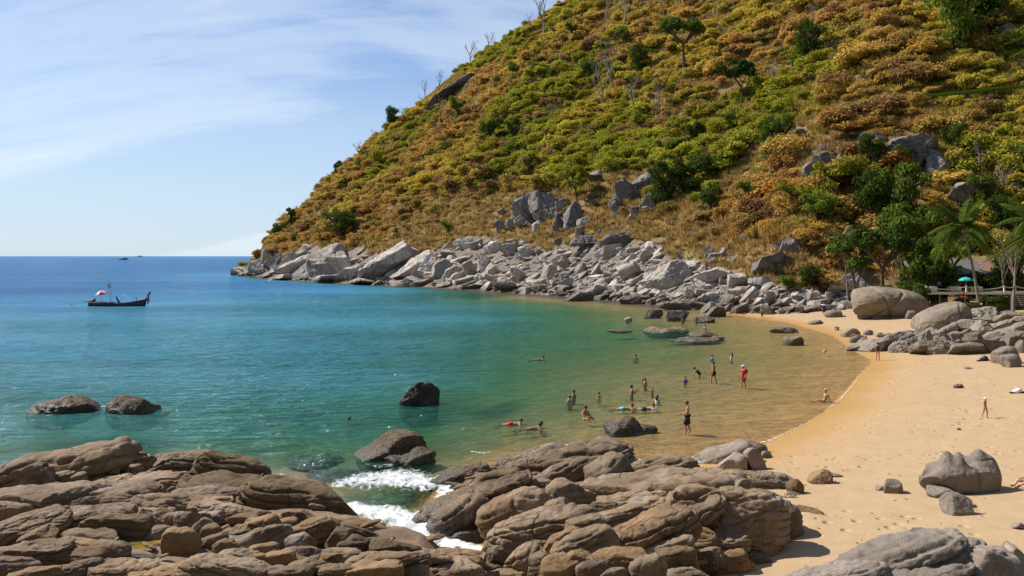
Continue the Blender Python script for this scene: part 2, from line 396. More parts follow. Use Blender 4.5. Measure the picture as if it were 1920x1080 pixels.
# ------------------------------------------------------------------ hillside
def hill_mat(t, out):
    g = t.nodes.new('ShaderNodeNewGeometry'); pos = g.outputs['Position']
    n1 = noise(t, pos, 0.09, 5, 0.6); n2 = noise(t, pos, 0.9, 5, 0.65); n3 = noise(t, pos, 4.0, 4, 0.7)
    c = mix(t, ramp(t, n1, [(0.38, 0.0), (0.62, 1.0)]), (0.30, 0.19, 0.08), (0.27, 0.20, 0.06))
    c = mix(t, ramp(t, n2, [(0.45, 0.0), (0.7, 1.0)]), c, (0.34, 0.21, 0.10))
    c = mix(t, mth(t, 'MULTIPLY', n3, 0.5), c, (0.10, 0.07, 0.035))
    ra = t.nodes.new('ShaderNodeAttribute'); ra.attribute_name = 'rocky'
    rc = mix(t, ramp(t, n2, [(0.4, 0.0), (0.65, 1.0)]), (0.15, 0.125, 0.10), (0.30, 0.255, 0.21))
    c = mix(t, ra.outputs['Fac'], c, rc)
    pbsdf(t, out, c, 0.95, mth(t, 'ADD', n2, mth(t, 'MULTIPLY', n3, 0.4)), 0.9, 0.7, 0.1)
M_HILL = mat('dry_hillside', hill_mat)
ROCK_TOP = np.array([(430, 505), (520, 462), (600, 455), (700, 462), (760, 470), (850, 448), (940, 438), (1050, 440), (1150, 445), (1220, 452), (1300, 478), (1400, 515), (1500, 530), (1560, 535), (1600, 520), (1700, 520), (2200, 500)], float)
us = np.linspace(-0.40, 0.92, 400); ds = np.geomspace(100, 820, 300)
P, q = polar_grid(us, ds); Z = z_hill(P)
keep = sdist(P[q].mean(1), HILL) > -2.5
HILL_ME = mesh_np('hillside', np.column_stack([P, Z]), q[keep])
_px = 960 + P[:, 0] / P[:, 1] * F; _py = HY + (HC - Z) / P[:, 1] * F
_rk = sstep(-6, 8, _py - np.interp(_px, ROCK_TOP[:, 0], ROCK_TOP[:, 1]) - 6 + 24 * fbm(P * 0.11, 3, 8)) * (1 - sstep(1590, 1640, _px)); _rk = _rk * (_px < 1640)
_vv = np.zeros(len(HILL_ME.vertices), np.float32); _vv[:len(_rk)] = _rk[:len(_vv)]
HILL_ME.attributes.new('rocky', 'FLOAT', 'POINT').data.foreach_set('value', _vv)
kind(link('hillside', HILL_ME, M_HILL), 'structure')['label'] = 'steep headland slope of dry earth and grass above the cove'

# unseen land behind and right of the viewpoint, shaped to block sky fill
X, Y = np.meshgrid(np.arange(-140, 330, 4.0), np.arange(-150, 150, 4.0), indexing='ij'); P = np.stack([X, Y], -1).reshape(-1, 2)
Z = np.maximum(3.0 + 0.36 * (12 - P[:, 1]) + 0.35 * np.maximum(-P[:, 1] - 10, 0), 0.55 * (P[:, 0] - 0.93 * np.maximum(P[:, 1], 0) - 34)) + 2.5 * fbm(P * 0.06, 3, 51) * sstep(4, 40, np.abs(P[:, 1]) + np.abs(P[:, 0]))
Z = Z + 11 * sstep(-5, -16, P[:, 1]) * sstep(-60, -20, P[:, 0])  # extra height added behind the viewpoint to dim the near rock faces
Z = np.where((P[:, 1] > 8) & (P[:, 0] < 30), -3.0, Z); Z = np.where((P[:, 0] < -20) & (P[:, 1] > -10), np.minimum(Z, 0.3 * (-12 - P[:, 1])), Z)
n_, k_ = 118, 75; idx = np.arange(len(P)).reshape(n_, k_)
q = np.stack([idx[:-1, :-1], idx[1:, :-1], idx[1:, 1:], idx[:-1, 1:]], -1).reshape(-1, 4); q = q[Z[q].max(1) > -2.5]
used = np.unique(q); mp = np.zeros(len(P), int); mp[used] = np.arange(len(used))
kind(link('fill_blocking_slope', mesh_np('fill_blocking_slope', np.column_stack([P, Z])[used], mp[q]), mat('dark_fill_blocker', lambda t, out: pbsdf(t, out, mix(t, noise(t, t.nodes.new('ShaderNodeNewGeometry').outputs['Position'], 0.4, 5, 0.65), (0.035, 0.045, 0.014), (0.09, 0.09, 0.025)), 0.95))), 'structure')['label'] = 'unseen slope behind and right of the viewpoint, darkened and raised to cut sky fill'

# ------------------------------------------------------------------ foliage kit
def leaf_mat(name, base=None, attr='INSTANCER', trans=0.3):
    def b(t, out):
        r = t.nodes.new('ShaderNodeAttribute'); r.attribute_name = 'rnd'
        if base is None:
            a = t.nodes.new('ShaderNodeAttribute'); a.attribute_type = attr; a.attribute_name = 'col'; c = a.outputs['Color']
        else:
            oi = t.nodes.new('ShaderNodeObjectInfo')
            c = mix(t, oi.outputs['Random'], base[0], base[1])
        c = mix(t, 1.0, c, ramp(t, r.outputs['Fac'], [(0.0, 0.62), (0.6, 1.0), (1.0, 1.4)]), 'MULTIPLY')
        d = t.nodes.new('ShaderNodeBsdfDiffuse'); t.links.new(c, d.inputs[0])
        tl = t.nodes.new('ShaderNodeBsdfTranslucent'); t.links.new(c, tl.inputs[0])
        m1 = t.nodes.new('ShaderNodeMixShader'); m1.inputs[0].default_value = trans
        t.links.new(d.outputs[0], m1.inputs[1]); t.links.new(tl.outputs[0], m1.inputs[2])
        t.links.new(m1.outputs[0], out.inputs['Surface'])
    return mat(name, b)
def leaves_mesh(name, C, Nrm, size, g, aspect=1.7):
    """one bent quad per leaf; C centres, Nrm rough facing"""
    n = len(C); Nrm = Nrm + g.normal(0, 0.7, (n, 3)); Nrm /= np.linalg.norm(Nrm, axis=1, keepdims=True) + 1e-9
    a = np.cross(Nrm, g.normal(0, 1, (n, 3))); a /= np.linalg.norm(a, axis=1, keepdims=True) + 1e-9
    b = np.cross(Nrm, a); s = size * g.uniform(0.6, 1.35, (n, 1))
    V = np.stack([C - a * s * aspect * .5, C - b * s * .5 + Nrm * s * .12, C + a * s * aspect * .5, C + b * s * .5 + Nrm * s * .12], 1).reshape(-1, 3)
    me = mesh_np(name, V, np.arange(4 * n).reshape(n, 4), smooth=False)
    me.attributes.new('rnd', 'FLOAT', 'FACE').data.foreach_set('value', g.uniform(0, 1, n).astype(np.float32))
    return me
def blob_points(lobes, n, g, shell=0.55):
    """points spread through the outer shell of a cluster of ellipsoidal lobes"""
    L = np.array(lobes); w = L[:, 3] ** 2; k = g.choice(len(L), n, p=w / w.sum())
    d = g.normal(0, 1, (n, 3)); d /= np.linalg.norm(d, axis=1, keepdims=True)
    d[:, 2] = np.where(d[:, 2] < -0.35, -d[:, 2], d[:, 2])
    r = g.uniform(shell, 1.0, n) ** 0.6 * g.choice([1.0, 1.0, 1.12], n)
    C = L[k, :3] + d * (L[k, 3] * r)[:, None] * np.array([1, 1, 0.8])
    return C, d
def bush_mesh(name, seed, n=420, leaf=0.1, flat=0.75, spread=0.55):
    g = np.random.default_rng(seed); lobes = [(0, 0, 0.45 * flat, 0.6)]
    for k in range(7):
        a = g.uniform(0, 6.28); r = g.uniform(0.3, spread + 0.2)
        lobes.append((r * math.cos(a), r * math.sin(a), g.uniform(0.15, 0.75) * flat, g.uniform(0.22, 0.42)))
    C, d = blob_points(lobes, n, g, 0.3); C += g.normal(0, 0.035, C.shape); d = d + g.normal(0, 0.5, d.shape); d[:, 2] += 0.25; C[:, 2] = np.maximum(C[:, 2], 0.02)
    return leaves_mesh(name, C, d, leaf, g)
def tuft_mesh(name, seed, n=70):
    g = np.random.default_rng(seed); V = []; Fc = []
    for k in range(n):
        a = g.uniform(0, 6.28); r = g.uniform(0, 0.55); h = g.uniform(0.45, 1.0); ln = g.uniform(0.1, 0.5); b = g.uniform(0, 6.28)
        x, y = r * math.cos(a), r * math.sin(a); w = 0.06
        V += [(x - w * math.cos(b), y - w * math.sin(b), 0), (x + w * math.cos(b), y + w * math.sin(b), 0), (x + ln * math.cos(a), y + ln * math.sin(a), h)]
        Fc.append((3 * k, 3 * k + 1, 3 * k + 2))
    me = mesh_np(name, np.array(V), np.array(Fc), smooth=False)
    me.attributes.new('rnd', 'FLOAT', 'FACE').data.foreach_set('value', g.uniform(0, 1, n).astype(np.float32)); return me
def twig_mesh(name, seed):
    g = random.Random(seed); b = MB()
    for k in range(9):
        a = g.uniform(0, 6.28); t = g.uniform(0.25, 0.8); h = g.uniform(0.6, 1.1)
        p = [(0, 0, 0), (0.4 * t * math.cos(a), 0.4 * t * math.sin(a), 0.5 * h), (t * math.cos(a), t * math.sin(a), h)]
        b.tube(p, [0.03, 0.02, 0.008], 4, False)
        for j in range(3):
            s = Vector(p[1]).lerp(Vector(p[2]), g.uniform(0, 0.9)); e = s + Vector((g.uniform(-.3, .3), g.uniform(-.3, .3), g.uniform(0.1, .35)))
            b.tube([s, e], [0.014, 0.005], 3, False)
    return b.mesh(name, False)
M_SCRUB = leaf_mat('scrub_leaves', None, 'INSTANCER', 0.4)
def scatter_object(name, protos, P3, col, scl, idx, rot, label):
    """one object of uncountable ground cover: its points carry size and leaf colour, the plants are instanced on them"""
    pc = bpy.data.collections.new(name + '_plants')
    for i, me in enumerate(protos):
        if not me.materials: me.materials.append(M_SCRUB)
        o = bpy.data.objects.new('%s_plant_%02d' % (name, i), me); pc.objects.link(o)
    me = bpy.data.meshes.new(name); n = len(P3)
    me.vertices.add(n); me.vertices.foreach_set('co', np.asarray(P3, np.float32).ravel())
    me.attributes.new('col', 'FLOAT_COLOR', 'POINT').data.foreach_set('color', np.column_stack([col, np.ones(n)]).astype(np.float32).ravel())
    me.attributes.new('scl', 'FLOAT_VECTOR', 'POINT').data.foreach_set('vector', np.asarray(scl, np.float32).ravel())
    me.attributes.new('rot', 'FLOAT_VECTOR', 'POINT').data.foreach_set('vector', np.asarray(rot, np.float32).ravel())
    me.attributes.new('idx', 'INT', 'POINT').data.foreach_set('value', np.asarray(idx, np.int32))
    o = kind(link(name, me), 'stuff'); o['label'] = label
    g = bpy.data.node_groups.new(name, 'GeometryNodeTree')
    g.interface.new_socket('Geometry', in_out='INPUT', socket_type='NodeSocketGeometry'); g.interface.new_socket('Geometry', in_out='OUTPUT', socket_type='NodeSocketGeometry')
    gi = g.nodes.new('NodeGroupInput'); go = g.nodes.new('NodeGroupOutput'); ip = g.nodes.new('GeometryNodeInstanceOnPoints')
    ci = g.nodes.new('GeometryNodeCollectionInfo'); ci.inputs['Collection'].default_value = pc
    ci.inputs['Separate Children'].default_value = True; ci.inputs['Reset Children'].default_value = True
    def na(nm, ty):
        k = g.nodes.new('GeometryNodeInputNamedAttribute'); k.data_type = ty; k.inputs['Name'].default_value = nm; return k.outputs['Attribute']
    ip.inputs['Pick Instance'].default_value = True
    g.links.new(gi.outputs[0], ip.inputs['Points']); g.links.new(ci.outputs[0], ip.inputs['Instance'])
    g.links.new(na('idx', 'INT'), ip.inputs['Instance Index']); g.links.new(na('scl', 'FLOAT_VECTOR'), ip.inputs['Scale'])
    e2r = g.nodes.new('FunctionNodeEulerToRotation'); g.links.new(na('rot', 'FLOAT_VECTOR'), e2r.inputs[0]); g.links.new(e2r.outputs[0], ip.inputs['Rotation'])
    g.links.new(ip.outputs[0], go.inputs[0])
    o.modifiers.new('plants', 'NODES').node_group = g
    return o

# ------------------------------------------------------------------ scrub covering the headland
def frame_px(P3):
    return 960 + P3[:, 0] / P3[:, 1] * F, HY + (HC - P3[:, 2]) / P3[:, 1] * F
BARE = [(1000, 395, 75, 40), (1070, 400, 40, 40), (1180, 355, 45, 40), (1130, 450, 60, 16), (1450, 478, 55, 32), (1535, 285, 50, 36), (1600, 285, 40, 20), (1715, 282, 55, 40), (1805, 358, 36, 22), (850, 168, 50, 30), (940, 425, 20, 14), (1130, 335, 40, 16), (1330, 470, 60, 20)]
def scrub_points(n, seed, bare=True):
    g = np.random.default_rng(seed)
    u = g.uniform(-0.36, 0.75, n * 6); d = np.sqrt(g.uniform(125 ** 2, 640 ** 2, n * 6))
    P2 = np.stack([u * d, d], -1); s = sdist(P2, HILL); cd = np.interp(u, _bu, _cd)
    ok = (s > 1) & (d < cd + 25); P2 = P2[ok][:n * 3]; z = z_hill(P2); P3 = np.column_stack([P2, z])
    px, py = frame_px(P3); ok = (py > -140) & (px < 2150) & (px > 380)
    ok &= py < np.interp(px, ROCK_TOP[:, 0], ROCK_TOP[:, 1]) + 26 * fbm(P3[:, :2] * 0.11, 3, 4) + (4 if bare else 12)
    for (cx, cy, rx, ry) in (BARE if bare else []): ok &= ((px - cx) / rx) ** 2 + ((py - cy) / ry) ** 2 > 1
    P3 = P3[ok][:n]; return P3, g
BUSH = [bush_mesh('bush_%d' % k, 50 + k, 1500 + 80 * k, 0.066 + 0.005 * k, [0.7, 0.9, 0.6, 1.1, 0.8, 1.2][k], [0.6, 0.5, 0.75, 0.45, 0.7, 0.35][k]) for k in range(6)]
TUFT = [tuft_mesh('tuft_%d' % k, 80 + k) for k in range(3)]
TWIG = [twig_mesh('twig_%d' % k, 90 + k) for k in range(3)]
P3, g = scrub_points(28000, 3)
den_ = fbm(P3[:, :2] * 0.05, 3, 83) + 0.5 * fbm(P3[:, :2] * 0.2, 2, 84); P3 = P3[g.uniform(-0.5, 0.22, len(P3)) < den_ + 0.02]
px, py = frame_px(P3); n = len(P3)
rk = np.interp(px, ROCK_TOP[:, 0], ROCK_TOP[:, 1]) - py                       # rows above the rocks
f1 = fbm(P3[:, :2] * 0.032, 4, 61) * 1.2; f2 = fbm(P3[:, :2] * 0.024 + 9, 4, 63) * 1.3; f3 = fbm(P3[:, :2] * 0.16, 2, 65)
GRN = np.array([0.25, 0.245, 0.028]); YEL = np.array([0.41, 0.31, 0.05]); ORG = np.array([0.385, 0.24, 0.066]); BRN = np.array([0.26, 0.155, 0.065]); DRK = np.array([0.085, 0.11, 0.02]); GRY = np.array([0.26, 0.21, 0.14])
col = YEL + (GRN - YEL) * sstep(-0.12, 0.30, f1 + 0.08 + 0.34 * np.exp(-((px - 1180) / 330) ** 2 - ((py - 220) / 130) ** 2))[:, None]
col = col + (ORG - col) * (1.0 * sstep(0.0, 0.26, f2 + 0.12 * sstep(1350, 1750, px) + 0.1 * sstep(800, 560, px)))[:, None]
low = sstep(115, 25, rk) * sstep(620, 820, px) * (1 - 0.8 * sstep(1480, 1560, px))
col = col + (BRN - col) * (0.85 * low)[:, None]
r_ = g.uniform(0, 1, n)
col = col + (np.array([0.36, 0.28, 0.045]) - col) * 0.08
col = np.where((r_ < 0.03)[:, None], DRK, col); col = np.where((r_ > 0.91)[:, None], BRN, col); col = np.where(((r_ > 0.86) & (r_ < 0.91))[:, None], GRY, col)
col = col * np.exp(g.normal(0, 0.13, (n, 1))) * (1 + 0.05 * g.normal(0, 1, (n, 3)))
col = np.clip(col * 1.3, 0.01, 0.62)
size = (0.9 + 3.9 * g.uniform(0, 1, n) ** 3.0) * (1 - 0.55 * low) * (1 + 0.35 * f3)
idx = g.integers(0, 6, n); idx = np.where(((r_ > 0.86) & (r_ < 0.91)) | (g.uniform(0, 1, n) < 0.05), g.integers(9, 12, n), idx)
idx = np.where((low > 0.3) & (g.uniform(0, 1, n) < low * 0.9), g.integers(6, 9, n), idx)
scl = np.column_stack([size * 1.2, size * 1.2, size * g.uniform(0.7, 1.1, n)]); rot = np.column_stack([g.normal(0, .12, n), g.normal(0, .12, n), g.uniform(0, 6.28, n)])
P3[:, 2] -= 0.12
scatter_object('hillside_scrub', BUSH + TUFT + TWIG, P3, col, scl, idx, rot, 'yellow, orange and olive dry scrub covering the headland')
P3, g = scrub_points(42000, 4, False); n = len(P3)
px, py = frame_px(P3)
f1 = fbm(P3[:, :2] * 0.05, 3, 71)
STR = np.array([0.45, 0.285, 0.13]); STG = np.array([0.42, 0.32, 0.06])
upper = sstep(60, 190, np.interp(px, ROCK_TOP[:, 0], ROCK_TOP[:, 1]) - py)
col = STR + (STG - STR) * (0.25 + 0.65 * upper * sstep(-0.2, 0.2, f1))[:, None]
col = np.clip(col * np.exp(g.normal(0, 0.25, (n, 1))), 0.01, 0.6)
s_ = g.uniform(0.7, 1.7, n); scl = np.column_stack([s_ * 1.4, s_ * 1.4, s_])
rot = np.column_stack([g.normal(0, .1, n), g.normal(0, .1, n), g.uniform(0, 6.28, n)])
scatter_object('dry_grass', TUFT, P3, col, scl, g.integers(0, 3, n), rot, 'straw coloured dry grass between the bushes of the headland')

# ------------------------------------------------------------------ rocks
def ico(level):
    p = (1 + 5 ** 0.5) / 2
    V = [(-1, p, 0), (1, p, 0), (-1, -p, 0), (1, -p, 0), (0, -1, p), (0, 1, p), (0, -1, -p), (0, 1, -p), (p, 0, -1), (p, 0, 1), (-p, 0, -1), (-p, 0, 1)]
    Fc = [(0, 11, 5), (0, 5, 1), (0, 1, 7), (0, 7, 10), (0, 10, 11), (1, 5, 9), (5, 11, 4), (11, 10, 2), (10, 7, 6), (7, 1, 8), (3, 9, 4), (3, 4, 2), (3, 2, 6), (3, 6, 8), (3, 8, 9), (4, 9, 5), (2, 4, 11), (6, 2, 10), (8, 6, 7), (9, 8, 1)]
    V = np.array(V, float); V /= np.linalg.norm(V[0]); Fc = np.array(Fc)
    for _ in range(level):
        e = np.sort(np.concatenate([Fc[:, [0, 1]], Fc[:, [1, 2]], Fc[:, [2, 0]]]), 1)
        ue, inv = np.unique(e, axis=0, return_inverse=True); inv = inv.ravel()
        m = V[ue].mean(1); m /= np.linalg.norm(m, axis=1, keepdims=True)
        n = len(Fc); a, b, c = inv[:n] + len(V), inv[n:2 * n] + len(V), inv[2 * n:] + len(V)
        V = np.vstack([V, m])
        Fc = np.vstack([np.column_stack([Fc[:, 0], a, c]), np.column_stack([Fc[:, 1], b, a]), np.column_stack([Fc[:, 2], c, b]), np.column_stack([a, b, c])])
    return V, Fc
ICO = {k: ico(k) for k in (1, 2, 3, 4, 5)}
def rock_mesh(name, dims, seed, level=4, p=2.6, cuts=5, cutd=(0.62, 0.92), lump=0.16, rough=0.05, cracks=0, tilt=0.0, yaw=0.0, strata=0.0, sharp=None, flat=0.94):
    """a weathered boulder: rounded block, split faces, lumps, joints; tilt lifts its right end"""
    g = np.random.default_rng(seed); D, Fc = ICO[level]
    V = D / (np.abs(D) ** p).sum(1, keepdims=True) ** (1 / p)
    for k in range(cuts):
        nrm = g.normal(0, 1, 3); nrm[2] *= 0.7; nrm /= np.linalg.norm(nrm); h = g.uniform(*cutd)
        over = V @ nrm - h; V = V - np.outer(np.maximum(over, 0) * flat, nrm)
    sz = np.array(dims); X = V * sz; m = float(np.cbrt(sz.prod()))
    Nn = D / sz; Nn /= np.linalg.norm(Nn, axis=1, keepdims=True)
    q_ = X / m + g.uniform(0, 90, 3)
    dsp = lump * fbm(q_ * 1.0, 2, seed % 37) + rough * fbm(q_ * 3.3, 3, seed % 23) + rough * 0.5 * fbm(q_ * 10, 2, seed % 19) - rough * 0.9 * np.exp(-(fbm(q_ * 1.9, 3, seed % 29) / 0.07) ** 2)
    if strata:
        w = X[:, 2] / m * 3.2 + 0.8 * fbm(q_ * 0.9, 2, 3) + 0.35 * X[:, 0] / m * g.uniform(-1, 1)
        saw = np.abs((w % 1.0) - 0.5) * 2
        dsp -= strata * np.exp(-(saw / 0.22) ** 2) * (0.4 + 0.6 * (fbm(q_ * 0.7, 2, 8) > -0.15))
    for k in range(cracks):
        nrm = g.normal(0, 1, 3); nrm[1] *= 0.3; nrm /= np.linalg.norm(nrm); o = g.uniform(-0.4, 0.4)
        w = V @ nrm - o + 0.10 * fbm(q_ * 1.6, 3, k + 5)
        dsp -= 0.075 * np.exp(-(w / 0.035) ** 2)
    X = X + Nn * (dsp * m * 0.9)[:, None]
    c, s = math.cos(tilt), math.sin(tilt); X = np.column_stack([X[:, 0] * c - X[:, 2] * s, X[:, 1], X[:, 0] * s + X[:, 2] * c])
    c, s = math.cos(yaw), math.sin(yaw); X = np.column_stack([X[:, 0] * c - X[:, 1] * s, X[:, 0] * s + X[:, 1] * c, X[:, 2]])
    me = mesh_np(name, X, Fc)
    if sharp: me.set_sharp_from_angle(angle=R(sharp))
    return me
def rock_mat(name, c_lo, c_hi, c_stain, wet=None, barn=0.0, bump=1.0, streak=0.35, scale=1.0, rust=None):
    def b(t, out):
        g = t.nodes.new('ShaderNodeNewGeometry'); pos = g.outputs['Position']
        s = t.nodes.new('ShaderNodeSeparateXYZ'); t.links.new(pos, s.inputs[0])
        n1 = noise(t, pos, 0.45 * scale, 5, 0.6); n2 = noise(t, pos, 3.0 * scale, 5, 0.65); n3 = noise(t, pos, 22.0 * scale, 4, 0.7)
        c = mix(t, ramp(t, n1, [(0.34, 0.0), (0.66, 1.0)]), c_lo, c_hi)
        c = mix(t, mth(t, 'MULTIPLY', ramp(t, n2, [(0.46, 0.0), (0.68, 1.0)]), streak), c, c_stain)
        c = mix(t, 1.0, c, ramp(t, n3, [(0.25, 0.6), (0.75, 1.3)]), 'MULTIPLY')
        oi = t.nodes.new('ShaderNodeObjectInfo')
        c = mix(t, 1.0, c, ramp(t, oi.outputs['Random'], [(0.0, (0.70, 0.67, 0.63)), (0.4, (0.95, 0.94, 0.93)), (0.7, (1.05, 1.0, 0.94)), (1.0, (1.22, 1.17, 1.10))]), 'MULTIPLY')
        if rust:
            c = mix(t, mth(t, 'MULTIPLY', ramp(t, noise(t, pos, 0.8 * scale, 4, 0.6, 0.4), [(0.55, 0.0), (0.68, 1.0)]), 0.6), c, rust)
        # lichen-dark upper skin with pale grains, joints stained darker
        vs = t.nodes.new('ShaderNodeTexVoronoi'); vs.feature = 'DISTANCE_TO_EDGE'; vs.inputs['Scale'].default_value = 0.55 * scale
        wv = t.nodes.new('ShaderNodeVectorMath'); wv.operation = 'ADD'; t.links.new(pos, wv.inputs[0])
        nz = t.nodes.new('ShaderNodeTexNoise'); nz.inputs['Scale'].default_value = 1.2 * scale; nz.inputs['Detail'].default_value = 3
        t.links.new(pos, nz.inputs['Vector']); t.links.new(nz.outputs['Color'], wv.inputs[1]); t.links.new(wv.outputs[0], vs.inputs['Vector'])
        joint = ramp(t, vs.outputs['Distance'], [(0.0, 1.0), (0.035, 0.0)])
        joint = mth(t, 'MULTIPLY', joint, ramp(t, n1, [(0.45, 0.0), (0.6, 1.0)]))
        c = mix(t, mth(t, 'MULTIPLY', joint, 0.7), c, tuple(k * 0.4 for k in c_lo))
        rg = 0.88; hgt = mth(t, 'ADD', mth(t, 'MULTIPLY', n2, 0.55), mth(t, 'MULTIPLY', n3, 0.22))
        hgt = mth(t, 'SUBTRACT', hgt, mth(t, 'MULTIPLY', joint, 0.35))
        if wet:
            zw = mth(t, 'ADD', s.outputs[2], mth(t, 'MULTIPLY', mth(t, 'SUBTRACT', noise(t, pos, 0.5, 4, 0.65), 0.5), wet[0] * 1.3))
            wf = ramp(t, mth(t, 'DIVIDE', zw, wet[0]), [(0.35, 1.0), (1.0, 0.0)], 'EASE')
            c = mix(t, mth(t, 'MULTIPLY', wf, wet[2]), c, wet[1])
            rg = ramp(t, wf, [(0.0, 0.88), (1.0, 0.42)])
            if barn:
                vb = t.nodes.new('ShaderNodeTexVoronoi'); vb.inputs['Scale'].default_value = 11.0; t.links.new(pos, vb.inputs['Vector'])
                sp = mth(t, 'MULTIPLY', ramp(t, vb.outputs['Distance'], [(0.16, 1.0), (0.30, 0.0)]), ramp(t, vb.outputs['Color'], [(0.62, 0.0), (0.70, 1.0)]))
                zone = ramp(t, mth(t, 'DIVIDE', zw, wet[0] * 1.5), [(0.2, 0.4), (0.5, 1.0), (1.0, 0.0)])
                sp = mth(t, 'MULTIPLY', mth(t, 'MULTIPLY', sp, zone), barn)
                c = mix(t, sp, c, (0.62, 0.58, 0.52))
                vd = mth(t, 'MULTIPLY', mth(t, 'SUBTRACT', 1.0, vb.outputs['Distance']), zone)
                hgt = mth(t, 'ADD', hgt, mth(t, 'MULTIPLY', vd, 0.6 * barn))
        pbsdf(t, out, c, rg, hgt, 0.8 * bump, 0.11 / scale, 0.3)
    return mat(name, b)
M_BROWN = rock_mat('brown_granite', (0.15, 0.103, 0.064), (0.29, 0.212, 0.14), (0.08, 0.055, 0.035), wet=(0.95, (0.075, 0.058, 0.04), 0.85), barn=0.9, rust=(0.30, 0.255, 0.21))
M_BROWNDRY = rock_mat('ochre_granite', (0.18, 0.115, 0.060), (0.26, 0.175, 0.098), (0.10, 0.064, 0.036), rust=(0.30, 0.165, 0.075))
M_GREYFG = rock_mat('grey_granite', (0.22, 0.185, 0.155), (0.31, 0.265, 0.225), (0.13, 0.105, 0.085), bump=1.0, rust=(0.22, 0.15, 0.10))
M_SEAROCK = rock_mat('barnacled_rock', (0.10, 0.071, 0.039), (0.17, 0.123, 0.068), (0.05, 0.036, 0.021), wet=(0.8, (0.055, 0.041, 0.027), 0.85), barn=0.75, bump=1.5)
M_HEAD = rock_mat('pale_granite', (0.32, 0.285, 0.25), (0.56, 0.51, 0.455), (0.17, 0.145, 0.12), wet=(2.4, (0.085, 0.064, 0.042), 0.95), scale=0.3, bump=1.2, rust=(0.42, 0.27, 0.17), streak=0.5)
M_DARKROCK = rock_mat('dark_cliff_rock', (0.06, 0.055, 0.052), (0.12, 0.105, 0.095), (0.03, 0.028, 0.026), scale=0.3, bump=1.2, streak=0.6)
M_REEF = rock_mat('reef_rock', (0.14, 0.105, 0.065), (0.22, 0.17, 0.11), (0.07, 0.055, 0.04), wet=(0.5, (0.09, 0.07, 0.045), 0.8), bump=1.3, scale=0.6)
M_UPPER = rock_mat('weathered_granite', (0.15, 0.138, 0.128), (0.33, 0.30, 0.28), (0.08, 0.074, 0.07), scale=0.3, bump=1.2, streak=0.7, rust=(0.30, 0.20, 0.13))
M_BEACHROCK = rock_mat('beach_granite', (0.21, 0.175, 0.14), (0.30, 0.255, 0.21), (0.12, 0.098, 0.078), scale=0.6, bump=1.0)
M_BIGROCK = rock_mat('smooth_granite', (0.21, 0.17, 0.125), (0.29, 0.24, 0.185), (0.115, 0.092, 0.07), scale=0.35, bump=0.9, streak=0.5)

def lvl(wpx): return 5 if wpx > 150 else 4 if wpx > 50 else 3 if wpx > 9 else 2
_rs = [1000]
def px_rock(name, cx, cy, w, h, ang, d, m, parent=None, depth=None, sink=0.35, full=1.0, **kw):
    """a rock that measures w x h px seen from the viewpoint, its middle d metres away"""
    _rs[0] += 1; s = d / F; hh = h * (1 + sink); c = at(cx, cy + h * sink / 2, d)
    dims = (w / 2 * s * 1.04 * full, (depth if depth else max(0.42 * w, 0.8 * h)) / 2 * s * 1.15, hh / 2 * s * 1.04)
    kw.setdefault('seed', _rs[0] * 7 + int(cx)); kw.setdefault('level', lvl(max(w, h)))
    me = rock_mesh(name, dims, tilt=R(ang), **kw)
    o = link(name, me, m, parent)
    o.location = c - (parent.location if parent else Vector((0, 0, 0)))
    return o

# ---- foreground: three outcrops of jointed bedrock, each block a part of its own
LEFT = np.array([(-60, 31), (-23, 37), (-17.5, 37.6), (-12, 36.4), (-8.4, 34), (-6.6, 32), (-6.7, 30.9), (-4.6, 28.7), (-1.8, 26.7), (-0.7, 25.4), (-0.5, 23), (-0.5, 6), (-60, 4)], float)
MID = np.array([(-0.5, 25.2), (-1.2, 27.2), (-3.2, 31.0), (-2.6, 35.4), (-0.3, 38.2), (3.4, 38.4), (6.0, 37.5), (8.6, 33.5), (9.0, 30.5), (10.0, 27.5), (9.0, 25.3), (6.5, 23.2), (6, 6), (-0.5, 6)], float)
GREY = np.array([(6.0, 20.5), (8.2, 22.6), (10.6, 23.4), (13.0, 22.6), (14.2, 20.5), (16, 16), (16, 6), (5, 6), (5, 17)], float)
def z_left(P):
    s = sdist(P, LEFT); d = P[..., 1]
    top = 0.55 + 0.095 * np.clip(35 - d, 0, 14) + 0.22 * fbm(P * np.array([0.35, 1.0]), 3, 91)
    return np.minimum(top, -0.25 + 0.9 * s)
def z_mid(P):
    s = sdist(P, MID); d = P[..., 1]
    top = 0.5 + 0.07 * np.clip(37 - d, 0, 16) + 0.2 * fbm(P * np.array([0.5, 1.0]), 3, 93)
    return np.minimum(top, -0.25 + 0.8 * s)
def z_grey(P):
    s = sdist(P, GREY); top = 2.1 + 0.3 * fbm(P * 0.5, 3, 95)
    return np.minimum(top, 0.4 + 1.2 * s)
def bedrock(name, fn, poly, x0, x1, y0, y1, parent, m, step=0.14):
    xs = np.arange(x0, x1, step); ys = np.arange(y0, y1, step)
    X, Y = np.meshgrid(xs, ys, indexing='ij'); P = np.stack([X, Y], -1).reshape(-1, 2)
    Z = fn(P) + 0.10 * fbm(P * np.array([1.2, 2.6]), 3, 97) - 0.12
    n, k = len(xs), len(ys); idx = np.arange(n * k).reshape(n, k)
    q = np.stack([idx[:-1, :-1], idx[1:, :-1], idx[1:, 1:], idx[:-1, 1:]], -1).reshape(-1, 4)
    q = q[sdist(P[q].mean(1), poly) > -0.6]
    used = np.unique(q); mp = np.zeros(len(P), int); mp[used] = np.arange(len(used))
    V = np.column_stack([P, Z])[used] - np.array(parent.location)
    return link(name, mesh_np(name, V, mp[q]), m, parent)
OUT_L = thing('rock_outcrop', 'broad brown rock shelf with layered slabs filling the lower left corner', 'rocks', (-12, 27, 0))
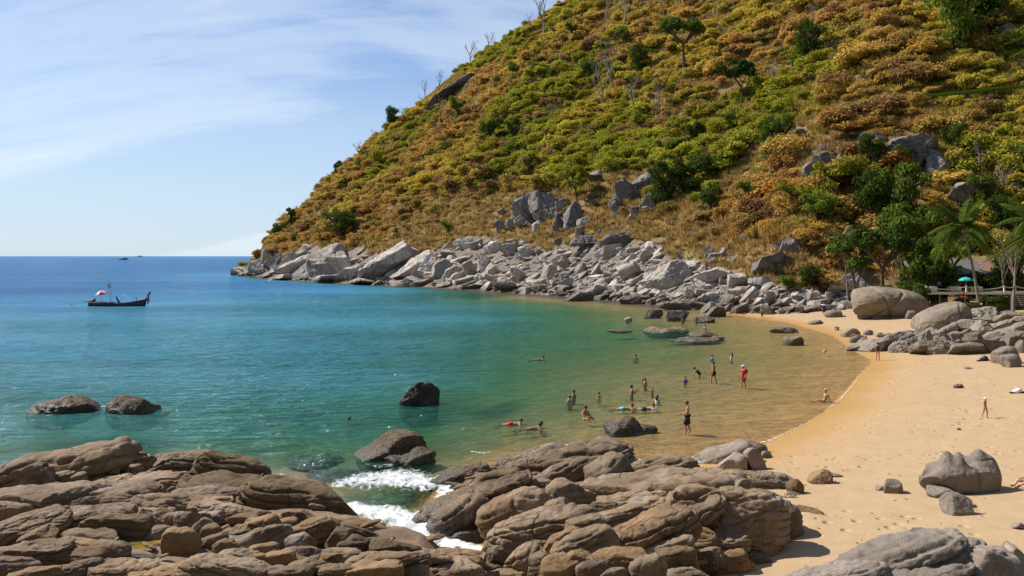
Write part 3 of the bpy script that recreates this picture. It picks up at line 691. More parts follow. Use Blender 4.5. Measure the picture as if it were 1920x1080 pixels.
OUT_M = thing('rock_outcrop', 'brown rock outcrop of long tilted slabs between white water and sand', 'rocks', (3, 29, 0))
OUT_G = thing('rock_outcrop', 'large pale grey rock hump at the bottom right corner', 'rocks', (10, 20, 0))
bedrock('bedrock', z_left, LEFT, -30, 0, 12, 39, OUT_L, M_BROWN)
bedrock('bedrock', z_mid, MID, -4, 11, 12, 40, OUT_M, M_BROWN)
bedrock('bedrock', z_grey, GREY, 5, 16.5, 12, 24, OUT_G, M_GREYFG)
# cx, cy, w, h, tilt
L_ROCKS = [(112, 876, 290, 66, 13), (15, 900, 150, 60, 12), (253, 868, 80, 40, 4), (346, 870, 138, 46, -2), (436, 876, 116, 46, -20), (70, 905, 130, 20, 14), (102, 906, 104, 22, 11), (190, 886, 124, 22, 3), (222, 906, 136, 26, 0),
    (312, 906, 136, 42, 2), (470, 914, 230, 40, -6), (560, 930, 186, 52, -12), (400, 926, 130, 24, -4), (75, 934, 260, 40, 4), (190, 930, 190, 40, 3), (238, 932, 90, 36, -8), (140, 943, 66, 26, 4), (173, 943, 46, 20, 2), (218, 943, 54, 24, -4), (20, 958, 64, 34, -6),
    (300, 941, 110, 28, -2), (356, 944, 130, 26, -2), (430, 955, 130, 26, -5), (160, 962, 160, 22, 2), (54, 974, 130, 26, 13), (36, 992, 160, 40, 13), (132, 978, 96, 34, 8), (74, 1004, 66, 36, 8), (158, 984, 56, 28, 6), (214, 990, 110, 50, -5), (176, 1006, 110, 28, -3),
    (287, 967, 64, 28, -3), (256, 992, 54, 44, 10), (292, 1003, 64, 32, 8), (342, 1010, 60, 44, -4), (362, 973, 58, 38, -4), (382, 991, 36, 30, 40), (400, 1000, 40, 34, 5), (330, 970, 36, 20, 0), (240, 962, 40, 18, -8), (308, 960, 40, 18, 6),
    (55, 1040, 140, 48, 12), (132, 1046, 116, 40, -4), (207, 1031, 66, 32, -3), (150, 1024, 76, 26, -8), (155, 1060, 66, 26, 4), (22, 1066, 96, 40, -6), (62, 1080, 90, 26, 0), (226, 1066, 130, 26, 2), (330, 1078, 170, 26, 0), (110, 1076, 80, 30, 4),
    (400, 1012, 48, 18, 12), (425, 1020, 44, 22, 18), (456, 994, 44, 28, 25), (488, 990, 66, 36, 18), (492, 1010, 96, 36, 12), (526, 1000, 56, 30, 10), (522, 982, 66, 16, 6), (500, 974, 66, 16, 4), (576, 1000, 96, 42, 16), (558, 1014, 66, 28, 14), (612, 994, 56, 32, -12),
    (636, 1010, 60, 38, -14), (668, 1018, 56, 26, -20), (495, 1028, 46, 16, 2), (560, 1035, 66, 18, 4), (446, 1042, 70, 24, 4), (522, 1046, 56, 22, 6), (574, 1060, 80, 22, 10), (606, 1050, 66, 22, 6), (420, 1064, 150, 38, -5), (520, 1074, 110, 24, 2), (470, 1050, 50, 20, 2), (640, 1040, 66, 22, 0),
    (560, 968, 56, 22, -4), (615, 982, 76, 16, -8), (676, 999, 90, 22, -20), (742, 1025, 100, 20, -16), (806, 1041, 70, 16, -12), (728, 1044, 96, 18, 0), (700, 1048, 86, 20, 2), (762, 1050, 76, 24, 2), (842, 1044, 116, 20, 0), (834, 1063, 140, 26, 0), (700, 1070, 96, 28, 4), (882, 1056, 44, 32, 0),
    (770, 1072, 60, 24, 4), (640, 1070, 70, 24, 0), (900, 1072, 90, 24, -4), (960, 1078, 90, 20, 0), (340, 940, 60, 16, 0), (395, 968, 60, 18, 3), (455, 972, 50, 16, 0), (660, 1024, 60, 18, -4)]
M_ROCKS = [(1046, 862, 240, 54, 9), (860, 890, 126, 24, 14), (925, 900, 116, 32, 8), (1062, 888, 110, 46, 18), (1142, 890, 84, 66, 30), (1106, 866, 80, 30, 4), (1160, 860, 60, 24, -14), (885, 930, 250, 28, 18), (868, 976, 140, 76, 28), (958, 966, 100, 70, 22), (996, 945, 82, 64, 2),
    (1066, 930, 82, 62, -4), (1050, 958, 54, 44, 0), (1020, 984, 180, 52, 14), (1010, 910, 50, 24, 6), (930, 925, 40, 20, 10), (880, 1012, 80, 34, -4), (926, 1024, 96, 34, 28), (958, 1030, 64, 56, 32), (986, 1010, 66, 26, 28), (988, 1052, 74, 50, 34), (1018, 1056, 54, 42, 20), (1056, 1066, 64, 54, 8), (1096, 1020, 110, 50, 22), (1060, 1018, 70, 40, 30),
    (1245, 874, 116, 36, 0), (1194, 882, 56, 26, 4), (1240, 912, 280, 48, 4), (1180, 934, 130, 22, 6), (1342, 902, 90, 14, -20), (1236, 946, 130, 34, 5), (1304, 938, 96, 30, -2), (1364, 956, 190, 82, -4), (1230, 984, 240, 34, 20), (1208, 1002, 190, 54, 17), (1156, 970, 116, 32, 14), (1096, 990, 70, 40, 10), (1130, 952, 50, 24, 2), (1160, 950, 44, 18, 4),
    (1160, 1050, 96, 46, 8), (1120, 1066, 66, 30, 2), (1216, 1062, 66, 50, 12), (1262, 1046, 76, 36, 4), (1322, 1046, 66, 32, 18), (1352, 1052, 86, 34, 14), (1406, 1052, 76, 32, 4), (1152, 1078, 50, 24, 0), (1376, 1072, 76, 26, 14), (1284, 1076, 80, 22, 4), (1304, 1008, 70, 36, -4), (1360, 1003, 56, 38, 6), (1332, 1016, 130, 32, 0), (1418, 1022, 74, 44, -6), (1250, 1024, 90, 26, 14), (1090, 1046, 50, 30, 4), (1440, 1072, 80, 26, 8),
    (1422, 911, 116, 54, -4), (1412, 944, 120, 40, -16), (1452, 972, 84, 60, 4), (1507, 980, 54, 62, -20), (1440, 984, 34, 28, -4), (1470, 1002, 36, 38, 0), (1478, 941, 44, 22, -4), (1510, 936, 66, 18, -16), (1516, 954, 22, 16, 0), (1526, 966, 16, 22, 20), (1507, 958, 16, 12, 0), (1504, 1036, 96, 36, -4), (1453, 1048, 28, 28, 10), (1340, 990, 60, 20, 10)]
G_ROCKS = [(1640, 1056, 360, 60, 20), (1560, 1082, 220, 44, 12), (1700, 1004, 180, 36, 8), (1806, 1014, 84, 44, -6), (1760, 1046, 200, 34, 16), (1776, 1072, 190, 66, 12), (1842, 1060, 130, 90, -22), (1612, 1014, 56, 24, 36), (1634, 1004, 36, 22, 10), (1880, 1050, 60, 64, -46), (1820, 1040, 60, 34, 0), (1730, 1028, 40, 16, 10), (1500, 1062, 110, 18, 10), (1700, 1084, 260, 40, 14)]
for lst, fn, par, m, tl in ((L_ROCKS, z_left, OUT_L, M_BROWN, 0), (M_ROCKS, z_mid, OUT_M, M_BROWN, 1), (G_ROCKS, z_grey, OUT_G, M_GREYFG, 2)):
    for i, (cx, cy, w, h, a) in enumerate(lst):
        p_ = hit(cx, min(cy + 0.30 * h, 1150), fn, 10, 60); d = p_.y
        if d > 50: d = (HC - 0.4) * F / (cy - HY)
        k = (i * 7) % 5
        w = w * (1.16 if tl < 2 and not (590 < cx < 935 and cy < 1040) else 0.94); a = a + 3
        o = px_rock('rock_block', cx, cy, w, h * 0.95, a, d, M_SEAROCK if (tl == 0 and cx > 425 and cy < 940) or (tl == 0 and 600 < cx < 820 and cy < 1030) or (tl == 1 and cx < 930 and cy < 905) else m if (tl == 2 or k < 3 or cy < 960) else M_BROWNDRY, par, depth=max(0.38 * w, 1.0 * h), sink=0.45,
                p=(2.7 if w > 95 else 3.0) + 0.3 * k, cuts=(2 if w > 95 else 3) + k // 2, cutd=(0.66, 0.96), lump=0.14, rough=0.05, cracks=(1 if w > 60 else 0) + (1 if w > 140 else 0), strata=0.12 if w > 80 else 0.05, yaw=R((i * 37) % 30 - 15))
# small broken pieces wedged in the joints
def rubble(par, fn, poly, n, x0, x1, y0, y1, m, r0=0.08, r1=0.26, seed=5):
    g = np.random.default_rng(seed); k = 0; meshes = [rock_mesh('rock_fragment', (1.0, 0.7, 0.55), 300 + j + seed, 3, 2.5, 5, lump=0.2, rough=0.08) for j in range(6)]
    for me in meshes: me.materials.append(m)
    while k < n:
        x, y = g.uniform(x0, x1), g.uniform(y0, y1)
        if sdist(np.array([[x, y]]), poly)[0] < 0.5: continue
        o = bpy.data.objects.new('rock_fragment', meshes[k % 6]); COL.objects.link(o); o.parent = par
        s = g.uniform(r0, r1); z = gz(x, y, fn)
        o.location = Vector((x, y, z + 0.02)) - par.location; o.scale = (s * g.uniform(1.2, 2.4), s, s * g.uniform(0.5, 0.9)); o.rotation_euler = (g.uniform(-.3, .3), g.uniform(-.4, .3), g.uniform(-0.6, 0.6)); k += 1
rubble(OUT_L, z_left, LEFT, 130, -17, -0.5, 21, 36, M_BROWNDRY)
rubble(OUT_M, z_mid, MID, 110, -3, 9.5, 22.5, 36, M_BROWNDRY, seed=6)

# ------------------------------------------------------------------ boulders along the headland
def ground_rock(name, cx, cy, w, h, ang, m, label, cat='boulder', group=None, base=0.45, d=None, **kw):
    if d is None: d = hit(cx, cy + base * h).y
    o = px_rock(name, cx, cy, w, h, ang, d, m, None, **kw); return tag(o, label, cat, group)
H_NAMED = [
 (705, 500, 150, 40, 33, 'smooth pale sloping slab, largest sunlit face at the headland waterline'),
 (614, 492, 84, 58, 14, 'dark faced cube of granite below the green shrub on the headland'),
 (642, 482, 44, 54, 28, 'rounded boulder wedged against the dark faced cube of granite'),
 (560, 500, 104, 26, 30, 'long pale slab dipping left beside the dark faced cube'),
 (1247, 520, 96, 46, 20, 'big white squared boulder in the middle of the rock belt'),
 (948, 535, 54, 24, 2, 'flat topped dark grey block standing at the water edge'),
 (1450, 490, 92, 40, 8, 'big overhanging grey boulder perched above the white rocks'),
 (1457, 461, 22, 22, 0, 'small round boulder on top of the overhanging one'),
 (1484, 461, 40, 28, -14, 'wedge shaped grey boulder leaning behind the small round one'),
 (1402, 551, 28, 32, -22, 'pale upright pointed boulder at the back of the sand'),
 (1592, 532, 76, 36, 18, 'broad white sloping boulder left of the deck trees'),
 (1085, 556, 66, 18, 0, 'wide low brown rock at the headland waterline'),
 (1263, 575, 60, 15, 0, 'dark wet flat rock at the end of the rock belt'),
 (1226, 589, 46, 18, 4, 'grey rounded rock standing in the shallows beside the belt'),
 (1271, 592, 48, 22, 2, 'grey rock with white foot in the shallows by two bathers'),
 (740, 496, 90, 26, 38, 'second long slab rising right of the smooth pale one'),
 (455, 508, 44, 16, 6, 'low brown rock at the very tip of the headland'),
]
H_FILL = [(487, 502, 40, 28, 10), (512, 492, 60, 22, 30), (534, 503, 40, 20, 20), (500, 478, 40, 20, 35), (545, 488, 60, 20, 30), (578, 508, 60, 26, 34), (662, 508, 74, 22, 40), (610, 524, 84, 14, 4), (530, 520, 70, 12, 0), (772, 500, 94, 24, 38), (797, 498, 60, 28, 40), (782, 518, 60, 22, 34), (822, 502, 50, 34, 30), (690, 527, 90, 10, 2), (760, 530, 80, 12, 0),
 (836, 505, 40, 34, 38), (856, 512, 40, 26, 20), (882, 505, 32, 30, 10), (972, 512, 32, 30, -4), (905, 495, 36, 24, 20), (930, 500, 30, 24, 10), (870, 456, 36, 20, 14), (893, 457, 30, 18, 20), (922, 464, 42, 20, 14), (960, 466, 52, 20, 10), (988, 472, 40, 22, 14), (1056, 490, 44, 26, 28), (1140, 470, 64, 20, 16), (1212, 476, 56, 20, 30), (1182, 506, 66, 26, 22), (1118, 506, 22, 26, 0), (1092, 504, 24, 24, 10), (1180, 548, 54, 20, 18), (1212, 546, 50, 18, 10), (1176, 563, 52, 16, 2),
 (1030, 512, 40, 26, 25), (1010, 530, 44, 22, 20), (1060, 535, 40, 20, 18), (1120, 540, 44, 20, 15), (1345, 516, 96, 24, 14), (1320, 528, 66, 26, 18), (1390, 522, 66, 20, 6), (1428, 527, 60, 16, 2), (1300, 546, 44, 26, 24), (1380, 552, 40, 22, 8), (1330, 560, 40, 22, 0), (1440, 560, 28, 28, 5), (1362, 566, 42, 26, 4), (1420, 568, 28, 20, 0), (1470, 566, 36, 22, 4), (1295, 568, 40, 20, 0), (1335, 585, 46, 20, 4), (1320, 600, 40, 12, 0), (1520, 558, 30, 18, 8), (1550, 560, 34, 24, -10), (1492, 556, 40, 18, 10), (1575, 572, 34, 12, 0)]
for (cx, cy, w, h, a, lab) in H_NAMED:
    ground_rock('boulder', cx, cy, w, h, a, M_HEAD if cy > 470 and cx not in (1450, 1457, 1484) else M_UPPER, lab, group=None, p=4.0, cuts=9, cutd=(0.45, 0.8), lump=0.10, rough=0.05, sharp=32, flat=1.0, cracks=3, depth=0.8 * max(w * 0.7, h), strata=0.03)
WLINE = np.array([(440, 516), (500, 521), (640, 532), (820, 540), (950, 548), (1130, 562), (1240, 573), (1330, 588), (1400, 590), (1500, 588), (1590, 580)], float)
SEG = [(540, 'near the headland tip'), (690, 'around the dark faced cube'), (850, 'around the smooth pale slab'), (1000, 'around the flat topped dark block'), (1150, 'below the upper rock cluster'), (1290, 'around the big white squared boulder'), (1420, 'around the pale upright pointed boulder'), (9999, 'below the perched boulder')]
ORD = ['first', 'second', 'third', 'fourth', 'fifth', 'sixth', 'seventh', 'eighth', 'ninth', 'tenth', 'eleventh', 'twelfth']
def belt_place(cx, cy):
    yb = np.interp(cx, WLINE[:, 0], WLINE[:, 1]); yt = np.interp(cx, ROCK_TOP[:, 0], ROCK_TOP[:, 1]); t_ = (cy - yt) / (yb - yt)
    return ('along the top' if t_ < 0.34 else 'halfway up' if t_ < 0.70 else 'at the waterline'), next(n_ for x_, n_ in SEG if cx < x_)
H_FILL.sort(); _cnt = {}
for i, (cx, cy, w, h, a) in enumerate(H_FILL):
    key = belt_place(cx, cy); _cnt[key] = _cnt.get(key, 0) + 1
    ground_rock('boulder', cx, cy, w, h, a, M_HEAD, '%s larger pale boulder from left %s %s' % (ORD[_cnt[key] - 1], key[0], key[1]), group='larger boulders of the headland rock belt', p=3.6 + 0.7 * (i % 3), cuts=10, cutd=(0.42, 0.8), lump=0.10, rough=0.05, sharp=32, flat=1.0, cracks=1 + i % 2, level=4 if w > 30 else 3, depth=0.8 * max(w * 0.7, h))
g = np.random.default_rng(21); PROTO = [rock_mesh('boulder', (1.0, 0.8, 0.62), 500 + k, 3, 4.0 + 0.8 * (k % 3), 10, (0.4, 0.8), 0.10, 0.05, sharp=32, flat=1.0) for k in range(14)]
for me in PROTO: me.materials.append(M_HEAD)
cnt = 0; SMALL = []
while cnt < 2300:
    cx = g.uniform(440, 1600); yb = np.interp(cx, WLINE[:, 0], WLINE[:, 1]); yt = np.interp(cx, ROCK_TOP[:, 0], ROCK_TOP[:, 1]) + 6
    t_ = g.uniform(0, 1) ** 0.8; cy = yt + (yb - yt) * t_
    if cx < 840 and g.uniform() < 0.45: continue
    p_ = hit(cx, cy); s = p_.y / F
    w = (g.uniform(5, 11) + 24 * g.uniform(0, 1) ** 6) * (0.7 + 0.4 * (0.3 + t_)); SMALL.append((w, cx, p_, s, g.uniform(15, 42) if g.uniform() < 0.75 else g.uniform(-25, 10), g.uniform(0, 6.28) if g.uniform() < 0.3 else g.uniform(-0.5, 0.5), g.uniform(0.45, 0.8), cy)); cnt += 1
SMALL.sort(key=lambda a: -a[0])
def put_small(a, i):
    w, cx, p_, s, tl, yw, hr, _ = a
    o = bpy.data.objects.new('boulder', PROTO[i % 14]); COL.objects.link(o)
    o.location = p_ + Vector((0, 0, w * s * hr * 0.15)); k = w * s * 0.55; o.scale = (k * 1.25, k * 0.95, k * hr * 1.25); o.rotation_euler = (0, -R(tl), yw); return o
for i, a in enumerate(SMALL[:240]):
    zl = belt_place(a[1], a[7]); tag(put_small(a, i), 'small pale broken rock %s %s' % zl, 'rock', 'small rocks %s %s' % zl)
V = []; Fc = []; off = 0
BASE = [np.array([v.co[:] for v in rock_mesh('s', (1, .8, .62), 700 + k, 1, 4.5, 9, (0.4, 0.8), 0.1, 0.05, flat=1.0).vertices]) for k in range(6)]
for i, (w, cx, p_, s, tl, yw, hr, _) in enumerate(SMALL[240:]):
    k = w * s * 0.55; X = BASE[i % 6] * np.array([k * 1.25, k * .95, k * hr * 1.25]); t_ = R(tl); c, s2 = math.cos(t_), math.sin(t_)
    X = np.column_stack([X[:, 0] * c - X[:, 2] * s2, X[:, 1], X[:, 0] * s2 + X[:, 2] * c]); c, s2 = math.cos(yw), math.sin(yw)
    X = np.column_stack([X[:, 0] * c - X[:, 1] * s2, X[:, 0] * s2 + X[:, 1] * c, X[:, 2]]) + np.array(p_); V.append(X); Fc.append(ICO[1][1] + off); off += len(X)
o = kind(link('shore_rubble', mesh_np('shore_rubble', np.vstack(V), np.vstack(Fc), smooth=False), M_HEAD), 'stuff'); o['label'] = 'small broken stones filling the headland rock belt'

# ---- outcrops higher up the slope
U_ROCKS = [(992, 392, 54, 50, 30, 'bluish grey jointed block at the left of the upper rock cluster'), (1022, 386, 54, 60, 20, 'tallest grey block of the upper rock cluster'), (1072, 404, 42, 52, 10, 'rounded grey boulder right of the upper rock cluster'), (986, 414, 44, 26, 32, 'pale slab at the foot of the upper rock cluster'),
 (939, 425, 22, 26, 44, 'single small white stone alone on the brown grass'), (1046, 418, 26, 34, 6, 'narrow dark rock between the cluster and the rounded boulder'), (1102, 450, 66, 20, 14, 'left half of the dark smooth slab in brown grass'), (1152, 450, 70, 24, 10, 'right half of the dark smooth slab in brown grass'), (1050, 452, 20, 14, 30, 'tiny pale stone below the upper rock cluster'),
 (1184, 356, 40, 50, 40, 'steep grey rock in the dark gully bushes'), (1216, 376, 44, 36, 20, 'grey rock right of the steep one in the gully'), (1206, 342, 54, 28, 24, 'smooth slab above the steep gully rocks'), (1162, 382, 34, 30, 34, 'fractured rock at the left edge of the gully'), (1128, 326, 70, 14, 6, 'flat pale slab half hidden in scrub above the cluster'),
 (1545, 279, 40, 14, 14, 'thin pale ledge at the top of the right hand outcrop'), (1530, 312, 50, 26, 30, 'lowest slab of the right hand outcrop'), (1552, 296, 44, 14, 14, 'middle ledge of the right hand outcrop'), (1500, 248, 34, 12, 4, 'small pale ledge left above the right hand outcrop'), (1597, 292, 54, 26, 28, 'grey slab between the outcrop and the round tree'), (1642, 254, 72, 26, -6, 'dark flat rock above the round dark tree'),
 (1716, 282, 96, 60, 10, 'largest smooth grey dome high on the right slope'), (1750, 302, 54, 46, -10, 'grey rock hidden behind leafless bushes on the right slope'), (1806, 360, 70, 34, 10, 'white sunlit slab above the tall palm'), (1340, 481, 44, 18, 20, 'brown ledge in dry grass left of the perched boulder'), (1372, 487, 34, 14, 10, 'small brown ledge below the dry grass'), (1316, 400, 26, 14, 0, 'grey stone beside the dark gully bushes'), (1310, 406, 26, 12, -6, 'flat stone below the grey stone by the gully bushes'),
 (858, 164, 86, 22, 32, 'long dark cliff band near the skyline'), (820, 192, 46, 20, 42, 'lower end of the dark cliff band'), (980, 100, 18, 8, 20, 'small grey rock below the skyline trees'), (1750, 415, 20, 14, 0, 'small pale rock among trees left of the palm'), (1905, 350, 50, 16, 10, 'grey slab at the right edge above the palm'), (1895, 60, 40, 30, 10, 'shadowed grey rock under the big tree at the upper right')]
for i, (cx, cy, w, h, a, lab) in enumerate(U_ROCKS):
    ground_rock('hillside_rock', cx, cy, w, h, a, M_DARKROCK if 800 < cx < 870 else M_UPPER, lab, 'rock', p=3.4, cuts=9, cutd=(0.45, 0.82), lump=0.13, rough=0.07, sharp=34, flat=1.0, cracks=3 if w > 40 else 1, strata=0.04, level=4 if w > 34 else 3, depth=0.9 * max(w * 0.7, h))

g = np.random.default_rng(61)
for (cx, cy, rx, ry, nn, lab, grp) in ((1000, 398, 62, 34, 16, 'grey angular rock of the upper rock cluster', 'rocks of the upper cluster'), (1195, 368, 50, 40, 12, 'grey rock in the dark bushy gully', 'rocks in the gully'), (1545, 295, 50, 30, 9, 'pale slab of the right hand outcrop', 'slabs of the right hand outcrop'), (1125, 440, 90, 26, 9, 'grey rock in the brown grass above the belt', 'rocks in the brown grass'), (1330, 480, 70, 24, 9, 'brown rock in dry grass left of the perched boulder', 'rocks in dry grass'), (1690, 300, 60, 34, 6, 'grey rock beside the largest grey dome', 'rocks beside the dome'), (1600, 480, 60, 30, 6, 'pale rock under the seaside trees', 'rocks under the seaside trees')):
    for k in range(nn):
        a_ = g.uniform(0, 6.28); r = g.uniform(0, 1) ** .5; w = g.uniform(10, 30)
        ground_rock('hillside_rock', cx + rx * r * math.cos(a_), cy + ry * r * math.sin(a_), w, w * g.uniform(.45, .95), g.uniform(5, 45), M_UPPER if k % 3 else M_HEAD, lab, 'rock', grp, p=4.0, cuts=9, cutd=(.42, .8), lump=.12, rough=.07, sharp=34, flat=1.0, cracks=1, level=3)

# ------------------------------------------------------------------ rocks standing in the sea
def sea_rock(cx, cy, w, h, ang, ybase, label, m=M_SEAROCK, **kw):
    d = HC * F / (ybase - HY); kw.setdefault('lump', 0.22); kw.setdefault('rough', 0.075)
    return tag(px_rock('sea_rock', cx, cy, w, h, ang, d, m, None, sink=0.7, depth=0.7 * w, p=2.4, cuts=5, **kw), label, 'rock')
sea_rock(122, 759, 126, 34, 8, 768, 'brown barnacled rock awash, left of the pair by the left edge', seed=31, cracks=1)
sea_rock(252, 761, 100, 34, -2, 770, 'brown barnacled rock awash, right of the pair by the left edge', seed=57, cracks=1)
sea_rock(310, 773, 14, 5, 0, 774, 'tiny rock tip beside the right barnacled rock')
sea_rock(787, 743, 78, 48, -6, 757, 'dark upright boulder alone in the green water', seed=44, lump=0.16, m=rock_mat('black_wet_rock', (0.035, 0.028, 0.02), (0.07, 0.055, 0.04), (0.02, 0.017, 0.013), wet=(0.7, (0.02, 0.017, 0.014), 0.9), bump=1.4))
sea_rock(743, 836, 144, 52, -4, 852, 'large dark brown domed rock off the white water', seed=71, lump=0.14)
sea_rock(768, 858, 100, 26, 6, 864, 'smaller rock in front of the dark brown domed rock', seed=77)
sea_rock(1168, 799, 86, 24, 0, 806, 'knobbly brown rock near the standing man in shorts', seed=83, lump=0.3)
sea_rock(1214, 803, 36, 11, -4, 806, 'small rock at the right of the knobbly one', seed=85)
sea_rock(592, 846, 100, 14, 2, 852, 'submerged rock showing purple brown through the water', seed=87).location.z -= 0.42
sea_rock(640, 872, 120, 10, -3, 876, 'second submerged rock nearer the left rock shelf', seed=88).location.z -= 0.40
sea_rock(1250, 616, 84, 10, 0, 621, 'long low reef rock in the shallows left of the far beach', M_REEF, seed=91, lump=0.2).location.z -= 0.22
sea_rock(1160, 620, 46, 5, 0, 622, 'low reef rock at the far left of the reef line', M_REEF, seed=92, lump=0.1)
sea_rock(1322, 624, 56, 9, 0, 629, 'reef rock right of the long low one', M_REEF, seed=93, lump=0.2).location.z -= 0.18
sea_rock(1345, 633, 26, 6, 0, 635, 'small rounded tip at the right end of the reef line', M_REEF, seed=94)
sea_rock(1487, 637, 36, 20, -2, 645, 'brown boulder alone in the shallows before the far beach', M_REEF, seed=95)
sea_rock(1178, 598, 14, 7, 0, 600, 'tiny rock off the end of the rock belt', M_BEACHROCK)
sea_rock(1470, 618, 50, 9, 0, 622, 'flat rock at the lip of the far beach', M_REEF, seed=97, lump=0.12)
sea_rock(1300, 636, 90, 3, 0, 638, 'thin reef edge just breaking the green water', M_REEF, seed=98)

# ------------------------------------------------------------------ rocks on the beach
def beach_rock(cx, cy, w, h, ang, label, m=M_BEACHROCK, d=None, **kw):
    if d is None: d = hit(cx, cy + 0.48 * h, z_sand).y
    kw.setdefault('p', 2.8); kw.setdefault('cuts', 5); kw.setdefault('lump', 0.14); kw.setdefault('rough', 0.04); kw.setdefault('depth', 0.75 * w)
    return tag(px_rock('beach_rock', cx, cy, w, h, ang, d, m, None, sink=kw.pop('sink', 0.35), **kw), label, 'rock')
beach_rock(1660, 568, 136, 54, -4, 'huge rounded boulder with long cracks at the back of the beach', M_BIGROCK, seed=112, cracks=3, p=3.0, lump=0.08, rough=0.02, level=5, depth=90)
beach_rock(1764, 594, 104, 42, 24, 'smooth grey hump right of the huge cracked boulder', M_BIGROCK, seed=113, cracks=1, p=2.4, lump=0.08, rough=0.02, level=5)
beach_rock(1708, 590, 24, 14, 0, 'small rock between the huge boulder and the grey hump', M_BIGROCK)
beach_rock(1595, 622, 34, 18, 0, 'dark brown rock at the lip of the upper sand', M_BEACHROCK, seed=116)
beach_rock(1569, 615, 10, 9, 0, 'tiny pointed stone on the upper sand', M_BEACHROCK)
beach_rock(1566, 588, 36, 12, -4, 'flat dark stone beside the person with the blue towel', M_BEACHROCK)
beach_rock(1530, 604, 30, 7, 4, 'flat half buried stone at the far water edge', M_BEACHROCK)
beach_rock(1885, 667, 50, 30, 30, 'taller grey boulder of the pair by the right edge', M_BEACHROCK, seed=121, cracks=1, level=4)
beach_rock(1893, 676, 36, 24, 10, 'smaller grey boulder in front of its taller partner', M_BEACHROCK, seed=122, level=4)
beach_rock(1916, 650, 20, 24, 10, 'pale rock cut by the right edge beside the boulder pair', M_BEACHROCK, seed=123)
beach_rock(1797, 724, 16, 7, 12, 'small dark grey stone with a drag mark on the sand', M_SEAROCK)
beach_rock(1797, 804, 8, 4, 0, 'pebble alone on the bare sand', M_BEACHROCK)
beach_rock(1816, 690, 14, 3, 0, 'flat stone on the sand below the boulder pair', M_BEACHROCK)
beach_rock(1538, 893, 44, 24, 8, 'dark brown wedge stone on the sand', M_BROWNDRY, seed=131, level=4)
beach_rock(1566, 890, 26, 6, -6, 'low pale stone behind the dark wedge stone', M_BEACHROCK)
beach_rock(1490, 911, 34, 26, -6, 'small pyramid shaped stone by the brown outcrop', M_BROWNDRY, seed=133, p=1.7, cuts=2, level=4)
beach_rock(1672, 911, 38, 24, -4, 'rounded brown stone alone in the middle of the sand', M_BEACHROCK, seed=134, level=4)
beach_rock(1650, 914, 16, 10, 0, 'little stone touching the rounded brown one', M_BEACHROCK)
beach_rock(1792, 945, 56, 34, -6, 'speckled angular stone in front of the horned boulder', M_BEACHROCK, seed=136, cuts=7, level=4)
beach_rock(1822, 948, 18, 7, 0, 'small pale stone right of the speckled angular one', M_BEACHROCK)
beach_rock(1760, 921, 56, 16, -8, 'low white rock under the left of the horned boulder', M_BEACHROCK, seed=138, level=4)
beach_rock(1910, 985, 26, 12, 0, 'half buried stone by the right edge', M_BEACHROCK)
beach_rock(1352, 852, 116, 28, 18, 'pale wet slab at the swash line', M_GREYFG, seed=141, level=4, depth=60)
beach_rock(1374, 866, 60, 28, 10, 'yellowish wet rock right of the pale slab', M_GREYFG, seed=142, level=4)
beach_rock(1414, 860, 34, 40, 24, 'upright white rounded rock by the swash', M_GREYFG, seed=143, level=4, lump=0.06)
beach_rock(1402, 838, 64, 20, 0, 'brown topped rock behind the upright white one', M_BROWN, seed=144, level=4)
beach_rock(1437, 852, 22, 12, 0, 'small grey rock at the end of the swash group', M_GREYFG)
beach_rock(1326, 886, 46, 12, -4, 'glossy rust brown stones beside the outcrop', M_BROWN, seed=146)
# the horned boulder: four worn peaks over a smooth flank
d = hit(1800, 918, z_sand).y; s = d / F
me = rock_mesh('horned', (72 * s, 44 * s, 30 * s), 151, 5, 2.8, 3, (0.75, 0.95), 0.08, 0.03)
V = np.array([v.co[:] for v in me.vertices])
for (hx, hy, hh, r) in ((-28, -6, 26, 15), (-8, -20, 18, 10), (36, 0, 28, 18), (10, 22, 16, 12), (60, -8, 16, 14), (-56, 4, -22, 18), (10, -6, -12, 12)):
    w = np.exp(-(((V[:, 0] / s - hx) ** 2 + (V[:, 1] / s - hy) ** 2) / (r * r))) * sstep(-0.1, 0.6, V[:, 2] / (36 * s)); V[:, 2] += w * hh * s
me.vertices.foreach_set('co', V.astype(np.float32).ravel()); me.update()
o = link('beach_rock', me, M_BEACHROCK); o.location = at(1798, 897, d); tag(o, 'big grey boulder with worn horns standing on the sand', 'rock')

